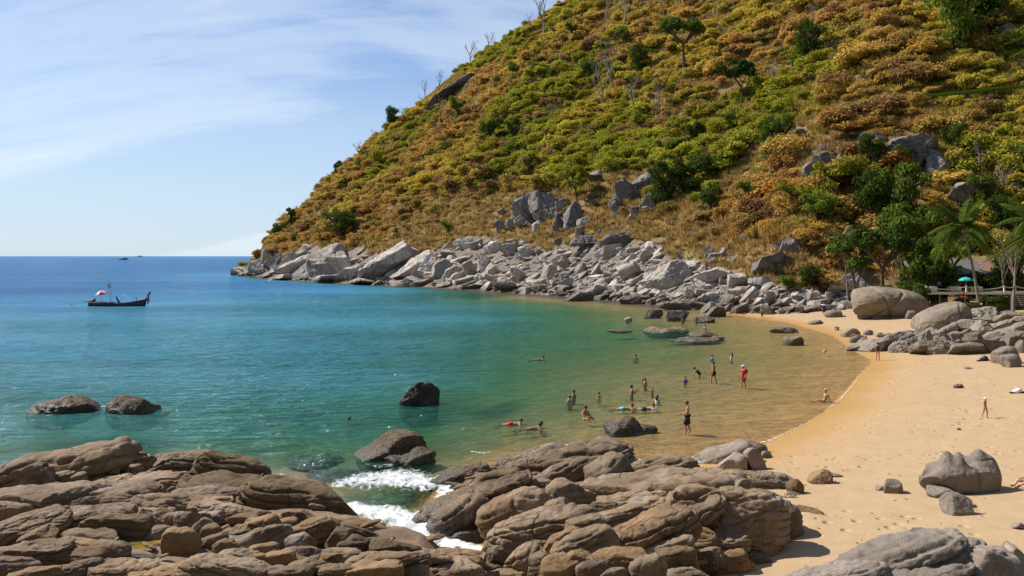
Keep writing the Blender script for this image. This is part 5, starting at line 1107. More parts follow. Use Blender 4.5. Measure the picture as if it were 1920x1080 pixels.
# ------------------------------------------------------------------ long-tail boat
M_HULL = plain('dark_hull', (0.030, 0.032, 0.026), 0.55, 0.4, 2); M_RED = plain('faded_red_paint', (0.34, 0.085, 0.055), 0.6, 0.25, 2); M_INNER = plain('worn_boat_wood', (0.10, 0.075, 0.055), 0.8, 0.3, 3); M_RIB = plain('ribbon_cloth', (0.28, 0.03, 0.09), 0.8)
M_ENG = plain('engine_metal', (0.04, 0.04, 0.045), 0.45); M_STEEL = plain('dull_steel', (0.16, 0.16, 0.16), 0.5); M_CANR = plain('red_canvas', (0.62, 0.10, 0.09), 0.8); M_CANW = plain('white_canvas', (0.78, 0.70, 0.66), 0.8); M_FLAGB = plain('flag_blue', (0.03, 0.04, 0.2), 0.8)
bd = HC * F / (574 - HY); bx0, bx1 = at(167, 574, bd).x, at(275, 574, bd).x; BL = bx1 - bx0
boat = thing('longtail_boat', 'dark wooden long-tail boat with raised bow moored on the bay', 'boat', ((bx0 + bx1) / 2, bd, 0)); boat.rotation_euler = (0, 0, R(-4))
def hullpt(t):
    half = .95 * (math.sin(math.pi * min(1, .30 + t * .70)) ** .75) * (1 if t < .75 else 1 - ((t - .75) / .25) ** 2 * .98); sheer = .62 - .28 * t + 1.75 * max(0, t - .42) ** 1.75 * 1.55 + .12 * (1 - t) ** 2; keel = -.38 + (.42 * max(0, (t - .82) / .18) ** 2) + .12 * (1 - t); return half, sheer, keel
NS = 26; sec = []
V = []; Q = []
for i in range(NS):
    t = i / (NS - 1); h_, sh, ke = hullpt(t); x = -BL / 2 + BL * t
    prof = [(1.0, 1.0), (.93, .6), (.75, .28), (.42, .06), (0, 0), (-.42, .06), (-.75, .28), (-.93, .6), (-1.0, 1.0)]
    for a, b_ in prof: V.append((x + .5 * t * t * b_ * (sh - ke) * .25, h_ * a, ke + (sh - ke) * b_))
    k9 = i * 18
    for a, b_ in reversed(prof): V.append((x + .5 * t * t * b_ * (sh - ke) * .25, h_ * a * .93, ke + .07 + (sh - ke - .07) * b_))
n = 18
for i in range(NS - 1):
    for k in range(n): k2 = (k + 1) % n; Q.append((i * n + k, (i + 1) * n + k, (i + 1) * n + k2, i * n + k2))
Q.append(tuple(range(n))); Q.append(tuple((NS - 1) * n + k for k in range(n))[::-1]); MB().add(V, Q).build('hull', M_HULL, boat)
for sy in (-1, 1):
    pts = []
    for i in range(NS): t = i / (NS - 1); h_, sh, ke = hullpt(t); pts.append((-BL / 2 + BL * t + .5 * t * t * (sh - ke) * .25, sy * h_ * .99, sh + .02))
    MB().tube(pts, .055, 6).build('gunwale', M_RED if sy < 0 else M_INNER, boat)
h_, sh, ke = hullpt(1.0); xb_ = BL / 2 + .125 * (sh - ke)
MB().tube([(xb_ - .5, 0, sh - 1.0), (xb_ - .05, 0, sh - .1), (xb_ + .35, 0, sh + .7), (xb_ + .62, 0, sh + 1.22), (xb_ + .74, 0, sh + 1.34)], [(.10, .16), (.11, .2), (.1, .17), (.11, .2), (.1, .16)], 8).build('bow_post', M_HULL, boat)
MB().tube([(xb_ + .3, -.02, sh + .45), (xb_ + .38, -.05, sh - .1), (xb_ + .3, -.06, sh - .75), (xb_ + .22, -.03, sh - 1.0)], [(.16, .2), (.19, .22), (.13, .16), (.03, .05)], 8).build('ribbon', M_RIB, boat)
for t in (.12, .28, .45, .62, .78):
    h_, sh, ke = hullpt(t); MB().box((-BL / 2 + BL * t, 0, sh - .16), (.34, 2 * h_ * .94, .06)).build('thwart', M_INNER, boat, False)
h_, sh, ke = hullpt(.5); MB().box((-.6, 0, -.12), (BL * .72, 1.5, .05)).build('floor', M_INNER, boat, False)
MB().box((-BL / 2 + .55, 0, .98), (.75, .5, .4), 0, .8).ball((-BL / 2 + .8, 0, 1.2), (.28, .26, .28)).tube([(-BL / 2 + .3, 0, .95), (-BL / 2 - .25, 0, .9)], .14, 8).tube([(-BL / 2 + .6, 0, 1.2), (-BL / 2 + .62, .1, 1.55)], .07, 6).build('engine', M_ENG, boat)
MB().box((-BL / 2 + .5, 0, .7), (.3, .35, .45)).build('engine_mount', M_INNER, boat, False)
sh_ = MB().tube([(-BL / 2 - .1, 0, .92), (-BL / 2 - 3.7, 0, .28)], [.06, .045], 6).build('propeller_shaft', M_STEEL, boat)
pr = MB(); pr.ball((-BL / 2 - 3.75, 0, .27), .1, 8, 6)
for k in range(3): a = k * 2.1; pr.add([(-BL / 2 - 3.72, 0, .27), (-BL / 2 - 3.8, .2 * math.cos(a), .27 + .2 * math.sin(a)), (-BL / 2 - 3.76, .2 * math.cos(a + .7), .27 + .2 * math.sin(a + .7)), (-BL / 2 - 3.7, .1 * math.cos(a + .5), .27 + .1 * math.sin(a + .5))], [(0, 1, 2, 3)])
pr.build('propeller', M_ENG, sh_)
MB().tube([(-BL / 2 + .9, .1, 1.25), (-BL / 2 + 2.2, .15, 1.1)], .03, 5).build('tiller', M_STEEL, boat)
fx = at(205, 560, bd).x - (bx0 + bx1) / 2; ftop = at(0, 531, bd).z
fp = MB().tube([(fx, .3, .1), (fx, .3, ftop)], .028, 6).build('flag_pole', M_STEEL, boat)
for k, m_ in enumerate((M_CANR, M_CANW, M_FLAGB, M_CANW, M_CANR)):
    z1 = ftop - .12 - k * .17; MB().add([(fx, .3, z1), (fx - .28, .34, z1 + .02), (fx - .58, .28, z1 - .03), (fx, .3, z1 - .17), (fx - .28, .34, z1 - .15), (fx - .58, .28, z1 - .2)], [(0, 1, 4, 3), (1, 2, 5, 4)]).build('flag_stripe', m_, fp)
hx = at(221, 560, bd).x - (bx0 + bx1) / 2
MB().tube([(hx + .5, 0, .1), (hx + .1, 0, .9), (hx - .25, 0, 1.6), (hx - .38, 0, 2.0)], [(.34, .3), (.22, .2), (.14, .12), (.04, .04)], 8).build('furled_awning', M_FLAGB, boat)
MB().box((hx + .55, 0, .42), (.7, .8, .4)).build('stowed_box', M_RED, boat, False)
for px_, w in ((193, .5), (209, .8)):
    xx = at(px_, 566, bd).x - (bx0 + bx1) / 2; MB().box((xx, 0, .55), (w, .7, .45), 0, .85).build('stowed_gear', M_ENG, boat, False)
xx = at(257, 566, bd).x - (bx0 + bx1) / 2; MB().tube([(xx, 0, .9), (xx, 0, 1.75)], .05, 6).build('bow_post_pin', M_HULL, boat)
ux = at(194, 555, bd).x; parasol('red and white beach parasol shading the stern of the moored boat', (ux, bd, .25), 1.22, 2.05, .68, [M_CANR, M_CANW], tilt=R(-8))
for (px_, py_, lab, L_) in ((232, 487, 'far dark boat on the sea, the nearer of two by the horizon', 22.0), (262, 481.6, 'far faint ship right on the horizon', 60.0)):
    d_ = HC * F / (py_ - HY); p = at(px_, py_, d_); o = thing('far_boat', lab, 'boat', (p.x, d_, 0)); V = []
    b = MB(); b.add([(-L_ / 2, -2, 0), (L_ / 2 * .85, -2, 0), (L_ / 2 * .85, 2, 0), (-L_ / 2, 2, 0), (-L_ / 2, -2.6, L_ * .1), (L_ / 2, 0, L_ * .17), (L_ / 2, .2, L_ * .17), (-L_ / 2, 2.6, L_ * .1)], [(0, 1, 5, 4), (2, 3, 7, 6), (0, 4, 7, 3), (4, 5, 6, 7), (1, 2, 6, 5)]).build('hull', M_HULL, o, False)
    MB().box((L_ * .1, 0, L_ * .17), (L_ * .25, 3, L_ * .14)).build('cabin', M_TIN, o, False); MB().tube([(0, 0, 0), (0, 0, L_ * .42)], L_ * .008 + .05, 5).build('mast', M_STEEL, o)

# ------------------------------------------------------------------ people
def skin_m(name, c): return plain(name, c, 0.55, 0.08, 12)
SK = [skin_m('skin_fair', (0.55, 0.31, 0.22)), skin_m('skin_tan', (0.42, 0.21, 0.125)), skin_m('skin_brown', (0.26, 0.125, 0.07))]
HAIR_D = plain('dark_hair', (0.018, 0.013, 0.010), 0.6, 0.3, 30); HAIR_B = plain('brown_hair', (0.09, 0.05, 0.028), 0.6, 0.3, 30); HAIR_F = plain('fair_hair', (0.42, 0.29, 0.15), 0.6, 0.3, 30)
CL = {k: plain('cloth_' + k, c, 0.75, 0.12, 8) for k, c in dict(black=(0.014, 0.014, 0.018), red=(0.52, 0.02, 0.04), white=(0.75, 0.74, 0.74), blue=(0.06, 0.14, 0.5), purple=(0.2, 0.1, 0.38), yellow=(0.75, 0.62, 0.03), aqua=(0.12, 0.5, 0.6), orange=(0.8, 0.3, 0.02), navy=(0.03, 0.03, 0.1), palecap=(0.55, 0.65, 0.78), pink=(0.7, 0.25, 0.3), grey=(0.3, 0.3, 0.33)).items()}
def joints(pose):
    J = dict(pelvis=(0, 0, .95), waist=(0, 0, 1.10), chest=(0, 0, 1.30), neck=(0, 0, 1.47), head=(.025, 0, 1.60), crown=(.015, 0, 1.69))
    for s, n in ((1, 'l'), (-1, 'r')):
        J['sh' + n] = (-.01, s * .185, 1.40); J['el' + n] = (-.02, s * .25, 1.12); J['wr' + n] = (.06, s * .25, .88); J['ha' + n] = (.09, s * .245, .80)
        J['hi' + n] = (0, s * .095, .90); J['kn' + n] = (.02, s * .11, .50); J['an' + n] = (0, s * .12, .085); J['to' + n] = (.15, s * .14, .035)
    U = J.update
    if pose == 'walk': U(knl=(.14, .1, .52), anl=(.10, .11, .10), tol=(.25, .12, .06), knr=(-.06, -.1, .50), anr=(-.2, -.11, .10), tor=(-.06, -.12, .03), ell=(-.12, .25, 1.14), wrl=(-.06, .26, .9), hal=(-.02, .26, .82), elr=(.08, -.25, 1.13), wrr=(.2, -.22, .94), har=(.26, -.2, .88))
    if pose == 'hold': U(ell=(.02, .26, 1.13), wrl=(.24, .13, 1.08), hal=(.31, .09, 1.08), elr=(.02, -.26, 1.13), wrr=(.24, -.13, 1.06), har=(.31, -.09, 1.06), knl=(.10, .1, .5), anl=(.06, .11, .085), tol=(.21, .12, .035), knr=(-.03, -.11, .5), anr=(-.14, -.12, .10), tor=(.0, -.13, .035), head=(.05, 0, 1.59), crown=(.06, 0, 1.68))
    if pose == 'camera': U(ell=(.12, .25, 1.20), wrl=(.36, .10, 1.34), hal=(.44, .06, 1.37), elr=(.12, -.25, 1.2), wrr=(.36, -.10, 1.34), har=(.44, -.06, 1.37))
    if pose == 'armup': U(elr=(.05, -.28, 1.52), wrr=(.10, -.14, 1.72), har=(.11, -.10, 1.8))
    if pose == 'bend': U(waist=(.06, 0, 1.08), chest=(.20, 0, 1.22), neck=(.32, 0, 1.34), head=(.42, 0, 1.43), crown=(.47, 0, 1.51), shl=(.26, .185, 1.28), shr=(.26, -.185, 1.28), ell=(.38, .22, 1.06), wrl=(.46, .2, .84), hal=(.49, .19, .77), elr=(.38, -.22, 1.06), wrr=(.46, -.2, .84), har=(.49, -.19, .77), pelvis=(-.06, 0, .94), hil=(-.06, .095, .9), hir=(-.06, -.095, .9))
    if pose == 'swim':
        J = {k: (p[2] - 1.35 - (.05 if k in ('head', 'crown') else 0), p[1], -.06 - p[0] * .3) for k, p in J.items()}; J.update(neck=(.12, 0, .03), head=(.17, 0, .15), crown=(.17, 0, .24), chest=(-.05, 0, -.02), pelvis=(-.42, 0, -.07), ell=(.16, .36, -.14), wrl=(.36, .30, -.16), hal=(.44, .28, -.16), elr=(.12, -.36, -.14), wrr=(.3, -.34, -.18), har=(.38, -.33, -.18), anl=(-1.25, .1, -.16), anr=(-1.22, -.14, -.22), tol=(-1.40, .1, -.18), tor=(-1.37, -.15, -.24))
    if pose == 'recline': U(pelvis=(0, 0, .12), waist=(-.05, 0, .27), chest=(-.10, 0, .47), neck=(-.10, 0, .66), head=(-.07, 0, .80), crown=(-.08, 0, .89), shl=(-.11, .18, .58), shr=(-.11, -.18, .58), ell=(-.24, .22, .32), wrl=(-.34, .24, .08), hal=(-.40, .25, .04), elr=(-.24, -.22, .32), wrr=(-.34, -.24, .08), har=(-.40, -.25, .04), hil=(.05, .09, .11), hir=(.05, -.09, .11), knl=(.46, .1, .17), knr=(.46, -.1, .12), anl=(.88, .1, .06), anr=(.88, -.1, .06), tol=(.94, .12, .18), tor=(.94, -.12, .18))
    if pose == 'sit': U(pelvis=(0, 0, .14), waist=(.0, 0, .29), chest=(.02, 0, .49), neck=(.03, 0, .66), head=(.07, 0, .79), crown=(.07, 0, .88), shl=(.01, .185, .59), shr=(.01, -.185, .59), ell=(.14, .25, .36), wrl=(.32, .16, .33), hal=(.39, .12, .33), elr=(.14, -.25, .36), wrr=(.32, -.16, .33), har=(.39, -.12, .33), hil=(.05, .10, .13), hir=(.05, -.10, .13), knl=(.40, .2, .26), knr=(.40, -.2, .26), anl=(.62, .12, .06), anr=(.62, -.12, .06), tol=(.74, .14, .05), tor=(.74, -.14, .05))
    return {k: Vector(v) for k, v in J.items()}
RAD = dict(pelvis=.145, waist=.125, chest=.15, neck=.055, head=.095, crown=.075, sh=.066, el=.046, wr=.032, ha=.036, hi=.092, kn=.06, an=.042, to=.036)
BONES = [('pelvis', 'waist'), ('waist', 'chest'), ('chest', 'neck'), ('neck', 'head'), ('head', 'crown')] + [p for n in 'lr' for p in (('chest', 'sh' + n), ('sh' + n, 'el' + n), ('el' + n, 'wr' + n), ('wr' + n, 'ha' + n), ('pelvis', 'hi' + n), ('hi' + n, 'kn' + n), ('kn' + n, 'an' + n), ('an' + n, 'to' + n))]
_bodies = {}
def body_mesh(pose, slim):
    key = (pose, slim)
    if key in _bodies: return _bodies[key]
    J = joints(pose); ks = list(J); me = bpy.data.meshes.new('body'); me.from_pydata([J[k] for k in ks], [(ks.index(a), ks.index(b)) for a, b in BONES], [])
    o = bpy.data.objects.new('tmp', me); COL.objects.link(o); o.modifiers.new('s', 'SKIN'); sv = me.skin_vertices[0].data if me.skin_vertices else None
    if sv is None: raise RuntimeError('skin')
    for k, v in zip(ks, sv):
        r = RAD.get(k, RAD.get(k[:2])); f = slim if k in ('pelvis', 'waist', 'chest') or k[:2] in ('sh', 'el', 'hi', 'kn') else 1.0
        v.radius = (r * f * (.82 if k in ('chest', 'waist') else 1), r * f); v.use_root = k == 'pelvis'
    o.modifiers.new('u', 'SUBSURF').levels = 1; o.modifiers['u'].render_levels = 1
    dg = bpy.context.evaluated_depsgraph_get(); ev = o.evaluated_get(dg); em = ev.to_mesh()
    b = MB(); b.add([v.co.copy() for v in em.vertices], [tuple(p.vertices) for p in em.polygons]); ev.to_mesh_clear(); bpy.data.objects.remove(o)
    fw = Vector((1, 0, 0)); hd = J['head']; up = (J['crown'] - J['head']).normalized()
    if pose == 'swim': fw = Vector((1, 0, .1))
    b.tube([hd + fw * .08 + up * .03, hd + fw * .118 - up * .01, hd + fw * .09 - up * .025], [.012, .017, .014], 5)            # nose
    for s in (-1, 1): b.ball(hd + Vector((-.01, s * .092, 0)) , (.022, .012, .032), 6, 5); b.ball(hd + fw * .088 + Vector((0, s * .033, 0)) + up * .035, .011, 6, 4)
    b.tube([hd + fw * .086 + Vector((0, -.025, 0)) - up * .05, hd + fw * .094 - up * .053, hd + fw * .086 + Vector((0, .025, 0)) - up * .05], .008, 5)
    for n, s in (('l', 1), ('r', -1)):                                                                               # fingers and thumb
        h = J['ha' + n]; dr = (h - J['wr' + n]).normalized(); sd = dr.cross(Vector((0, s, 0))); sd = sd.normalized() if sd.length > .1 else Vector((1, 0, 0))
        for k, ln in enumerate((.062, .075, .07, .055)):
            r0 = h + dr * .015 + sd * (.026 - .0175 * k); cu = Vector((0, -s, 0)); b.tube([r0, r0 + dr * ln * .55, r0 + dr * ln * .9 + cu * ln * .25], [.0095, .009, .007], 5)
        r0 = h - dr * .02 + sd * .03; b.tube([r0, r0 + sd * .03 + dr * .015, r0 + sd * .035 + dr * .045], [.011, .010, .008], 5)
    me2 = b.mesh('body'); _bodies[key] = me2; return me2
def person(label, loc, rz, pose='stand', hgt=1.75, slim=1.0, skin=1, hair=HAIR_D, long=False, wear=(), cat='person', group=None, cap=None):
    k = hgt / 1.75; o = thing('person', label, cat, loc, rz, group, k); J = joints(pose)
    bm_ = body_mesh(pose, slim).copy(); bm_.materials.append(SK[skin]); link('body', bm_, None, o)
    hd = J['head']; up = (J['crown'] - hd).normalized(); c = hd + up * .045 - Vector((.018, 0, 0))
    if pose == 'swim': up = Vector((-.25, 0, 1)).normalized()
    b = MB(); b.ball(c, (.112, .108, .10), 12, 8)
    b.v = [tuple(Vector(v) + Vector((.03 if Vector(v).z < c.z - .02 and v[0] > c.x + .02 else 0, 0, 0)) * -3.2) for v in b.v]
    if long: b.tube([c - Vector((.07, 0, .01)), c - Vector((.10, 0, .14)), c - Vector((.10, 0, .30))], [(.085, .05), (.09, .045), (.05, .03)], 8)
    b.build('hair', hair, o)
    if cap: MB().ball(c + Vector((.01, 0, .02)), (.128, .122, .105), 12, 8).tube([c + Vector((.08, 0, .02)), c + Vector((.20, 0, .0))], [(.1, .02), (.075, .012)], 8).build('cap', CL[cap], o)
    for w, col in wear:
        b = MB(); pe, wa, ch = J['pelvis'], J['waist'], J['chest']
        if w in ('trunks', 'shorts'):
            b.tube([pe + (wa - pe) * .55, pe, pe + (pe - wa) * .35], [(.158 * slim, .152 * slim), (.172 * slim, .160 * slim), (.15 * slim, .13)], 12)
            for n in 'lr': h, q = J['hi' + n], J['kn' + n]; e = h + (q - h) * (.95 if w == 'shorts' else .42); b.tube([h + (h - q) * .06, h + (e - h) * .5, e], [.118 * slim, .116 * slim, .118 * slim], 10)
        if w == 'bottom': b.tube([pe + (wa - pe) * .2, pe - (wa - pe) * .1, pe + (pe - wa) * .42], [.150 * slim, .160 * slim, .10], 10)
        if w == 'top': b.tube([ch + (wa - ch) * .35, ch + (wa - ch) * .1], .158 * slim, 10)
        if w == 'suit': b.tube([pe + (pe - wa) * .42, pe, wa, ch, ch + (J['neck'] - ch) * .35], [.10, .16 * slim, .137 * slim, .163 * slim, .12], 12)
        if w in ('shirt', 'tunic'):
            lo = pe if w == 'shirt' else pe - (wa - pe) * 2.6
            b.tube([lo, pe, wa, ch, ch + (J['neck'] - ch) * .6], [.20 if w == 'tunic' else .175, .18, .165, .18, .085], 12)
            for n in 'lr': b.tube([J['sh' + n] + (ch - J['sh' + n]) * .3, J['sh' + n], J['el' + n]], [.085, .088, .075], 9)
        if w == 'mask': b.box(hd + Vector((.10, 0, .035)), (.05, .15, .07)).tube([hd + Vector((.09, .1, -.04)), hd + Vector((.05, .13, .1)), hd + Vector((.02, .13, .22))], .014, 6)
        if w == 'armbands':
            for n in 'lr': b.tube([J['sh' + n].lerp(J['el' + n], .25), J['sh' + n].lerp(J['el' + n], .75)], .12, 10)
        if w == 'ring':
            V = []; Q = []
            for i in range(16):
                for j in range(8): a, e = 2 * math.pi * i / 16, 2 * math.pi * j / 8; r = .27 + .11 * math.cos(e); V.append(wa + Vector((r * math.cos(a), r * math.sin(a), .11 * math.sin(e)))); Q.append((i * 8 + j, ((i + 1) % 16) * 8 + j, ((i + 1) % 16) * 8 + (j + 1) % 8, i * 8 + (j + 1) % 8))
            b.add(V, Q)
        if w == 'pack': b.ball(ch - Vector((.20, 0, .03)), (.12, .15, .20), 10, 7).tube([ch + Vector((-.12, .1, .1)), ch + Vector((.0, .13, .16)), ch + Vector((.14, .12, .0))], .02, 5)
        if w == 'towel': b.box(J['neck'] + Vector((-.05, 0, .18)), (.55, .7, .16))
        b.build(dict(trunks='swim_trunks', shorts='swim_shorts', bottom='bikini_bottom', top='bikini_top', suit='swimsuit', shirt='shirt', tunic='long_shirt', mask='snorkel_mask', armbands='armbands', ring='swim_ring', pack='bag', towel='towel')[w], CL[col], o)
    return o
def feet(px, py, z=None): p = hit(px, py, z_sand); return (p.x, p.y, gz(p.x, p.y, z_sand)) if z is None else tuple(onz(px, py, z))
def wade(px, py, deep): p = onz(px, py, 0.0); return (p.x, p.y, -deep if deep < .9 else -deep - .09)     # py: the row where the body meets the water
PI_ = math.pi
person('man in knee length black shorts wading, nearest figure to the viewer', wade(1289, 812, .06), PI_ * .93, 'hold', 1.80, 1.12, 1, HAIR_B, wear=(('shorts', 'black'),))
person('man in short black trunks standing shin deep, back to the viewer', wade(1338, 714, .32), PI_ * .75, 'walk', 1.78, 1.08, 1, HAIR_D, wear=(('trunks', 'black'),))
person('person in long red shirt with red bag and pale cap, wading', wade(1394, 725, .14), PI_ * .95, 'walk', 1.70, 1.05, 1, HAIR_D, wear=(('tunic', 'red'), ('pack', 'red')), cap='palecap')
person('woman in dark swimsuit bending in the shallows left of the man in trunks', wade(1311, 703, .80), PI_ * .9, 'bend', 1.6, .92, 1, HAIR_D, True, wear=(('suit', 'black'),))
person('child in purple top standing waist deep', wade(1285, 720, .55), PI_ * .6, 'stand', 1.1, .9, 1, HAIR_D, wear=(('shirt', 'purple'),))
person('bather in blue top with only head and shoulders out of the water', wade(1335, 672, 1.15), PI_, 'stand', 1.6, .95, 1, HAIR_D, wear=(('shirt', 'blue'),))
person('dark haired woman in white standing thigh deep, farthest right bather', wade(1372, 677, .85), PI_ * .8, 'stand', 1.6, .9, 1, HAIR_D, True, wear=(('suit', 'white'),))
person('swimmer stretched out to the left in the open green water', wade(1016, 674, -.02), 0.15, 'swim', 1.75, 1, 2, HAIR_D)
person('lone swimmer with pale shoulders farthest out in the middle', wade(1192, 670, 1.32), 1.2, 'stand', 1.7, 1, 0, HAIR_D)
person('adult carrying a child on the back in chest deep water', wade(1210, 724, 1.02), PI_ * .8, 'hold', 1.72, 1, 1, HAIR_B)
person('small child with pale cap riding on an adult back', wade(1205, 716, .50), PI_ * .8, 'stand', .95, .9, 0, HAIR_F, cap='pink', wear=(('top', 'blue'),))
person('tanned man waist deep holding up a camera', wade(1184, 741, .98), .25, 'camera', 1.78, 1.08, 2, HAIR_D)
person('bather raising a hand to the head beside the man with camera', wade(1223, 737, 1.12), -.4, 'armup', 1.7, 1, 1, HAIR_B)
person('long haired woman in white crouching low in the water', wade(1232, 752, 1.15), .9, 'stand', 1.65, .95, 0, HAIR_D, True, wear=(('suit', 'white'),))
person('swimmer in pale blue trunks lying in the shallows, left of two', wade(1181, 766, -.04), .12, 'swim', 1.75, 1, 1, HAIR_B, wear=(('trunks', 'aqua'),))
person('swimmer in dark trunks lying in the shallows, right of two', wade(1221, 766, -.04), .1, 'swim', 1.75, 1, 0, HAIR_B, wear=(('trunks', 'navy'),))
person('bather behind in the pair left of the standing child', wade(1076, 743, 1.15), 2.6, 'stand', 1.68, 1, 2, HAIR_D)
person('pale backed bather in front in the pair left of the standing child', wade(1068, 753, 1.18), 2.2, 'stand', 1.7, 1.05, 0, HAIR_B)
person('dark haired child standing waist deep alone between two groups', wade(1123, 749, .72), 1.9, 'stand', 1.22, .9, 0, HAIR_D)
person('adult sitting in the shallows with a small child', wade(1097, 787, .10), -.9, 'sit', 1.75, 1.05, 1, HAIR_D)
person('small child in yellow seated in front of the adult', wade(1103, 788, .06), -1.6, 'sit', 1.0, .95, 1, HAIR_D, wear=(('shirt', 'yellow'),))
person('swimmer in red trunks lying low, leftmost of the near bathers', wade(972, 795, -.04), .1, 'swim', 1.78, 1, 1, HAIR_B, wear=(('trunks', 'red'),))
person('tanned swimmer with body stretched left beside a snorkeller', wade(1008, 803, -.03), .2, 'swim', 1.75, 1, 2, HAIR_D)
person('snorkeller with aqua mask beside the tanned swimmer', wade(1014, 799, 1.28), .3, 'stand', 1.7, 1, 1, HAIR_B, wear=(('mask', 'aqua'),))
person('lone snorkeller face down far left off the white water', wade(650, 787, .10), .0, 'swim', 1.7, 1, 0, HAIR_D)
person('toddler with orange armbands and ring in the shallow corner', wade(1546, 666, .22), PI_ * .9, 'stand', .95, .95, 0, HAIR_F, wear=(('ring', 'orange'), ('armbands', 'orange')))
person('woman in aqua bikini reclining at the water edge, legs towards the sea', feet(1546, 755), PI_ * 1.02, 'recline', 1.68, .92, 1, HAIR_F, wear=(('top', 'aqua'), ('bottom', 'aqua')))
person('woman in black swimsuit standing on wet sand by the grey ledge', feet(1646, 676), PI_ * .45, 'stand', 1.66, .9, 1, HAIR_D, wear=(('suit', 'black'),))
person('little girl in red bikini bottom and white hat walking on the sand', feet(1847, 784), -PI_ * .35, 'walk', 1.12, .92, 1, HAIR_F, cap='white', wear=(('bottom', 'red'),))
person('far person in grey standing at the back of the sand by dark rocks', feet(1429, 597), 2.0, 'stand', 1.6, .95, 1, HAIR_D, wear=(('shirt', 'grey'), ('shorts', 'navy')))
person('far person carrying a blue towel on the upper sand', feet(1545, 592), 1.5, 'walk', 1.7, 1, 1, HAIR_D, wear=(('shirt', 'navy'), ('shorts', 'navy'), ('towel', 'palecap')))
person('far tanned bather thigh deep by the rock with white foot, left one', wade(1280, 606, .75), 1.2, 'stand', 1.72, 1, 2, HAIR_D, wear=(('trunks', 'red'),))
person('far tanned bather thigh deep by the rock with white foot, right one', wade(1306, 606, .75), 2.0, 'stand', 1.7, 1, 2, HAIR_D)
person('far bather with only head and white shoulders out near the reef', wade(1322, 615, 1.2), 1.0, 'stand', 1.7, 1, 0, HAIR_D)
person('sunbather at the right edge, only a knee in view', feet(1934, 915), PI_, 'sit', 1.65, .95, 0, HAIR_B, wear=(('bottom', 'red'),))
person('far person in dark clothes among the terrace tables', (at(1761, 545, DK + 2).x, DK + 2, zd), 1.2, 'stand', 1.65, 1, 1, HAIR_D, wear=(('shirt', 'purple'), ('shorts', 'black')))
person('person in red behind the middle terrace table', (at(1800, 545, DK + 2.2).x, DK + 2.2, zd), 2.5, 'stand', 1.65, 1, 1, HAIR_D, wear=(('shirt', 'red'), ('shorts', 'black')))

# ------------------------------------------------------------------ small things left on the sand
def bag(px, py, label, m, s=1.0, m2=None):
    p = feet(px, py); o = thing('beach_bag', label, 'bag', p)
    b = MB(); b.ball((0, 0, .13 * s), (.30 * s, .2 * s, .17 * s), 12, 8); b.v = [(x, y, max(z, 0) * (1 + .25 * math.sin(9 * x))) for x, y, z in b.v]; b.build('bag_body', m, o)
    MB().tube([(-.16 * s, 0, .24 * s), (-.09 * s, .02, .40 * s), (.07 * s, .02, .40 * s), (.15 * s, 0, .24 * s)], .018 * s, 6).build('handle', m, o)
    MB().ball((.36 * s, -.1 * s, .05 * s), (.2 * s, .14 * s, .08 * s), 10, 6).build('folded_cloth', m2 or m, o); MB().ball((-.38 * s, -.05 * s, .04 * s), (.16 * s, .1 * s, .05 * s), 10, 6).build('sandal', CL['black'], o); return o
bag(1845, 677, 'black bag with clothes on the sand left of the boulder pair', CL['black'], 1.25, CL['pink'])
bag(1907, 737, 'bundle of white and black clothes on the sand by the right edge', CL['white'], 1.0, CL['black'])
M_STRAPPED = plain('algae_mat', (0.16, 0.15, 0.11), 0.9)

# ------------------------------------------------------------------ palm leaflets of a near tree reaching in from the right
M_NEARLEAF = leaf_mat('near_palm_leaf', ((0.08, 0.16, 0.016), (0.10, 0.19, 0.02)), trans=0.4); M_NEARDRY = leaf_mat('near_palm_leaf_yellowing', ((0.36, 0.36, 0.04), (0.42, 0.40, 0.05)), trans=0.4)
nf = thing('palm_frond', 'green blades of a near palm reaching in from the right edge', 'palm leaf', at(2060, 300, 7.0))
LN = Vector(nf.location)
MB().tube([at(2060, -150, 6.6) - LN, at(2010, 120, 6.9) - LN, at(2040, 400, 7.0) - LN, at(2120, 640, 6.8) - LN], [.03, .026, .022, .015], 6).build('midrib', M_NEARLEAF, nf)
def blade(pts, w, m):
    V = []; Q = []; P_ = [at(*p) - LN for p in pts]; n = len(P_)
    for i, p in enumerate(P_):
        t = (P_[min(i + 1, n - 1)] - P_[max(i - 1, 0)]).normalized(); sd = t.cross(Vector((0, -1, .3))).normalized(); k = w * math.sin(math.pi * min(.97, .12 + .85 * (1 - i / (n - 1)) ** .8)) * (1 if i < n - 1 else .1)
        V += [p - sd * k, p + Vector((0, .4 * k, .15 * k)), p + sd * k]
        if i: a = 3 * i; Q += [(a - 3, a - 2, a + 1, a), (a - 2, a - 1, a + 2, a + 1)]
    MB().add(V, Q).build('leaflet', m, nf)
blade([(2020, 170, 7.0), (1940, 160, 6.8), (1880, 164, 6.6), (1820, 172, 6.5), (1765, 177, 6.4), (1716, 178, 6.3)], .016, M_NEARLEAF)
blade([(2020, 110, 7.0), (1960, 60, 6.9), (1915, 72, 6.8), (1872, 88, 6.7)], .014, M_NEARLEAF)
blade([(2030, 40, 7.0), (1950, 88, 6.8), (1910, 100, 6.7), (1888, 110, 6.6)], .008, M_NEARDRY)
blade([(2030, 360, 7.0), (1960, 420, 6.9), (1905, 455, 6.8), (1870, 478, 6.7), (1840, 494, 6.6)], .012, M_NEARDRY)
blade([(2030, 400, 7.0), (1960, 435, 6.9), (1920, 462, 6.8), (1896, 490, 6.7)], .011, M_NEARDRY)
blade([(2030, 400, 7.0), (1950, 430, 6.9), (1912, 445, 6.8), (1880, 466, 6.7)], .012, M_NEARLEAF)

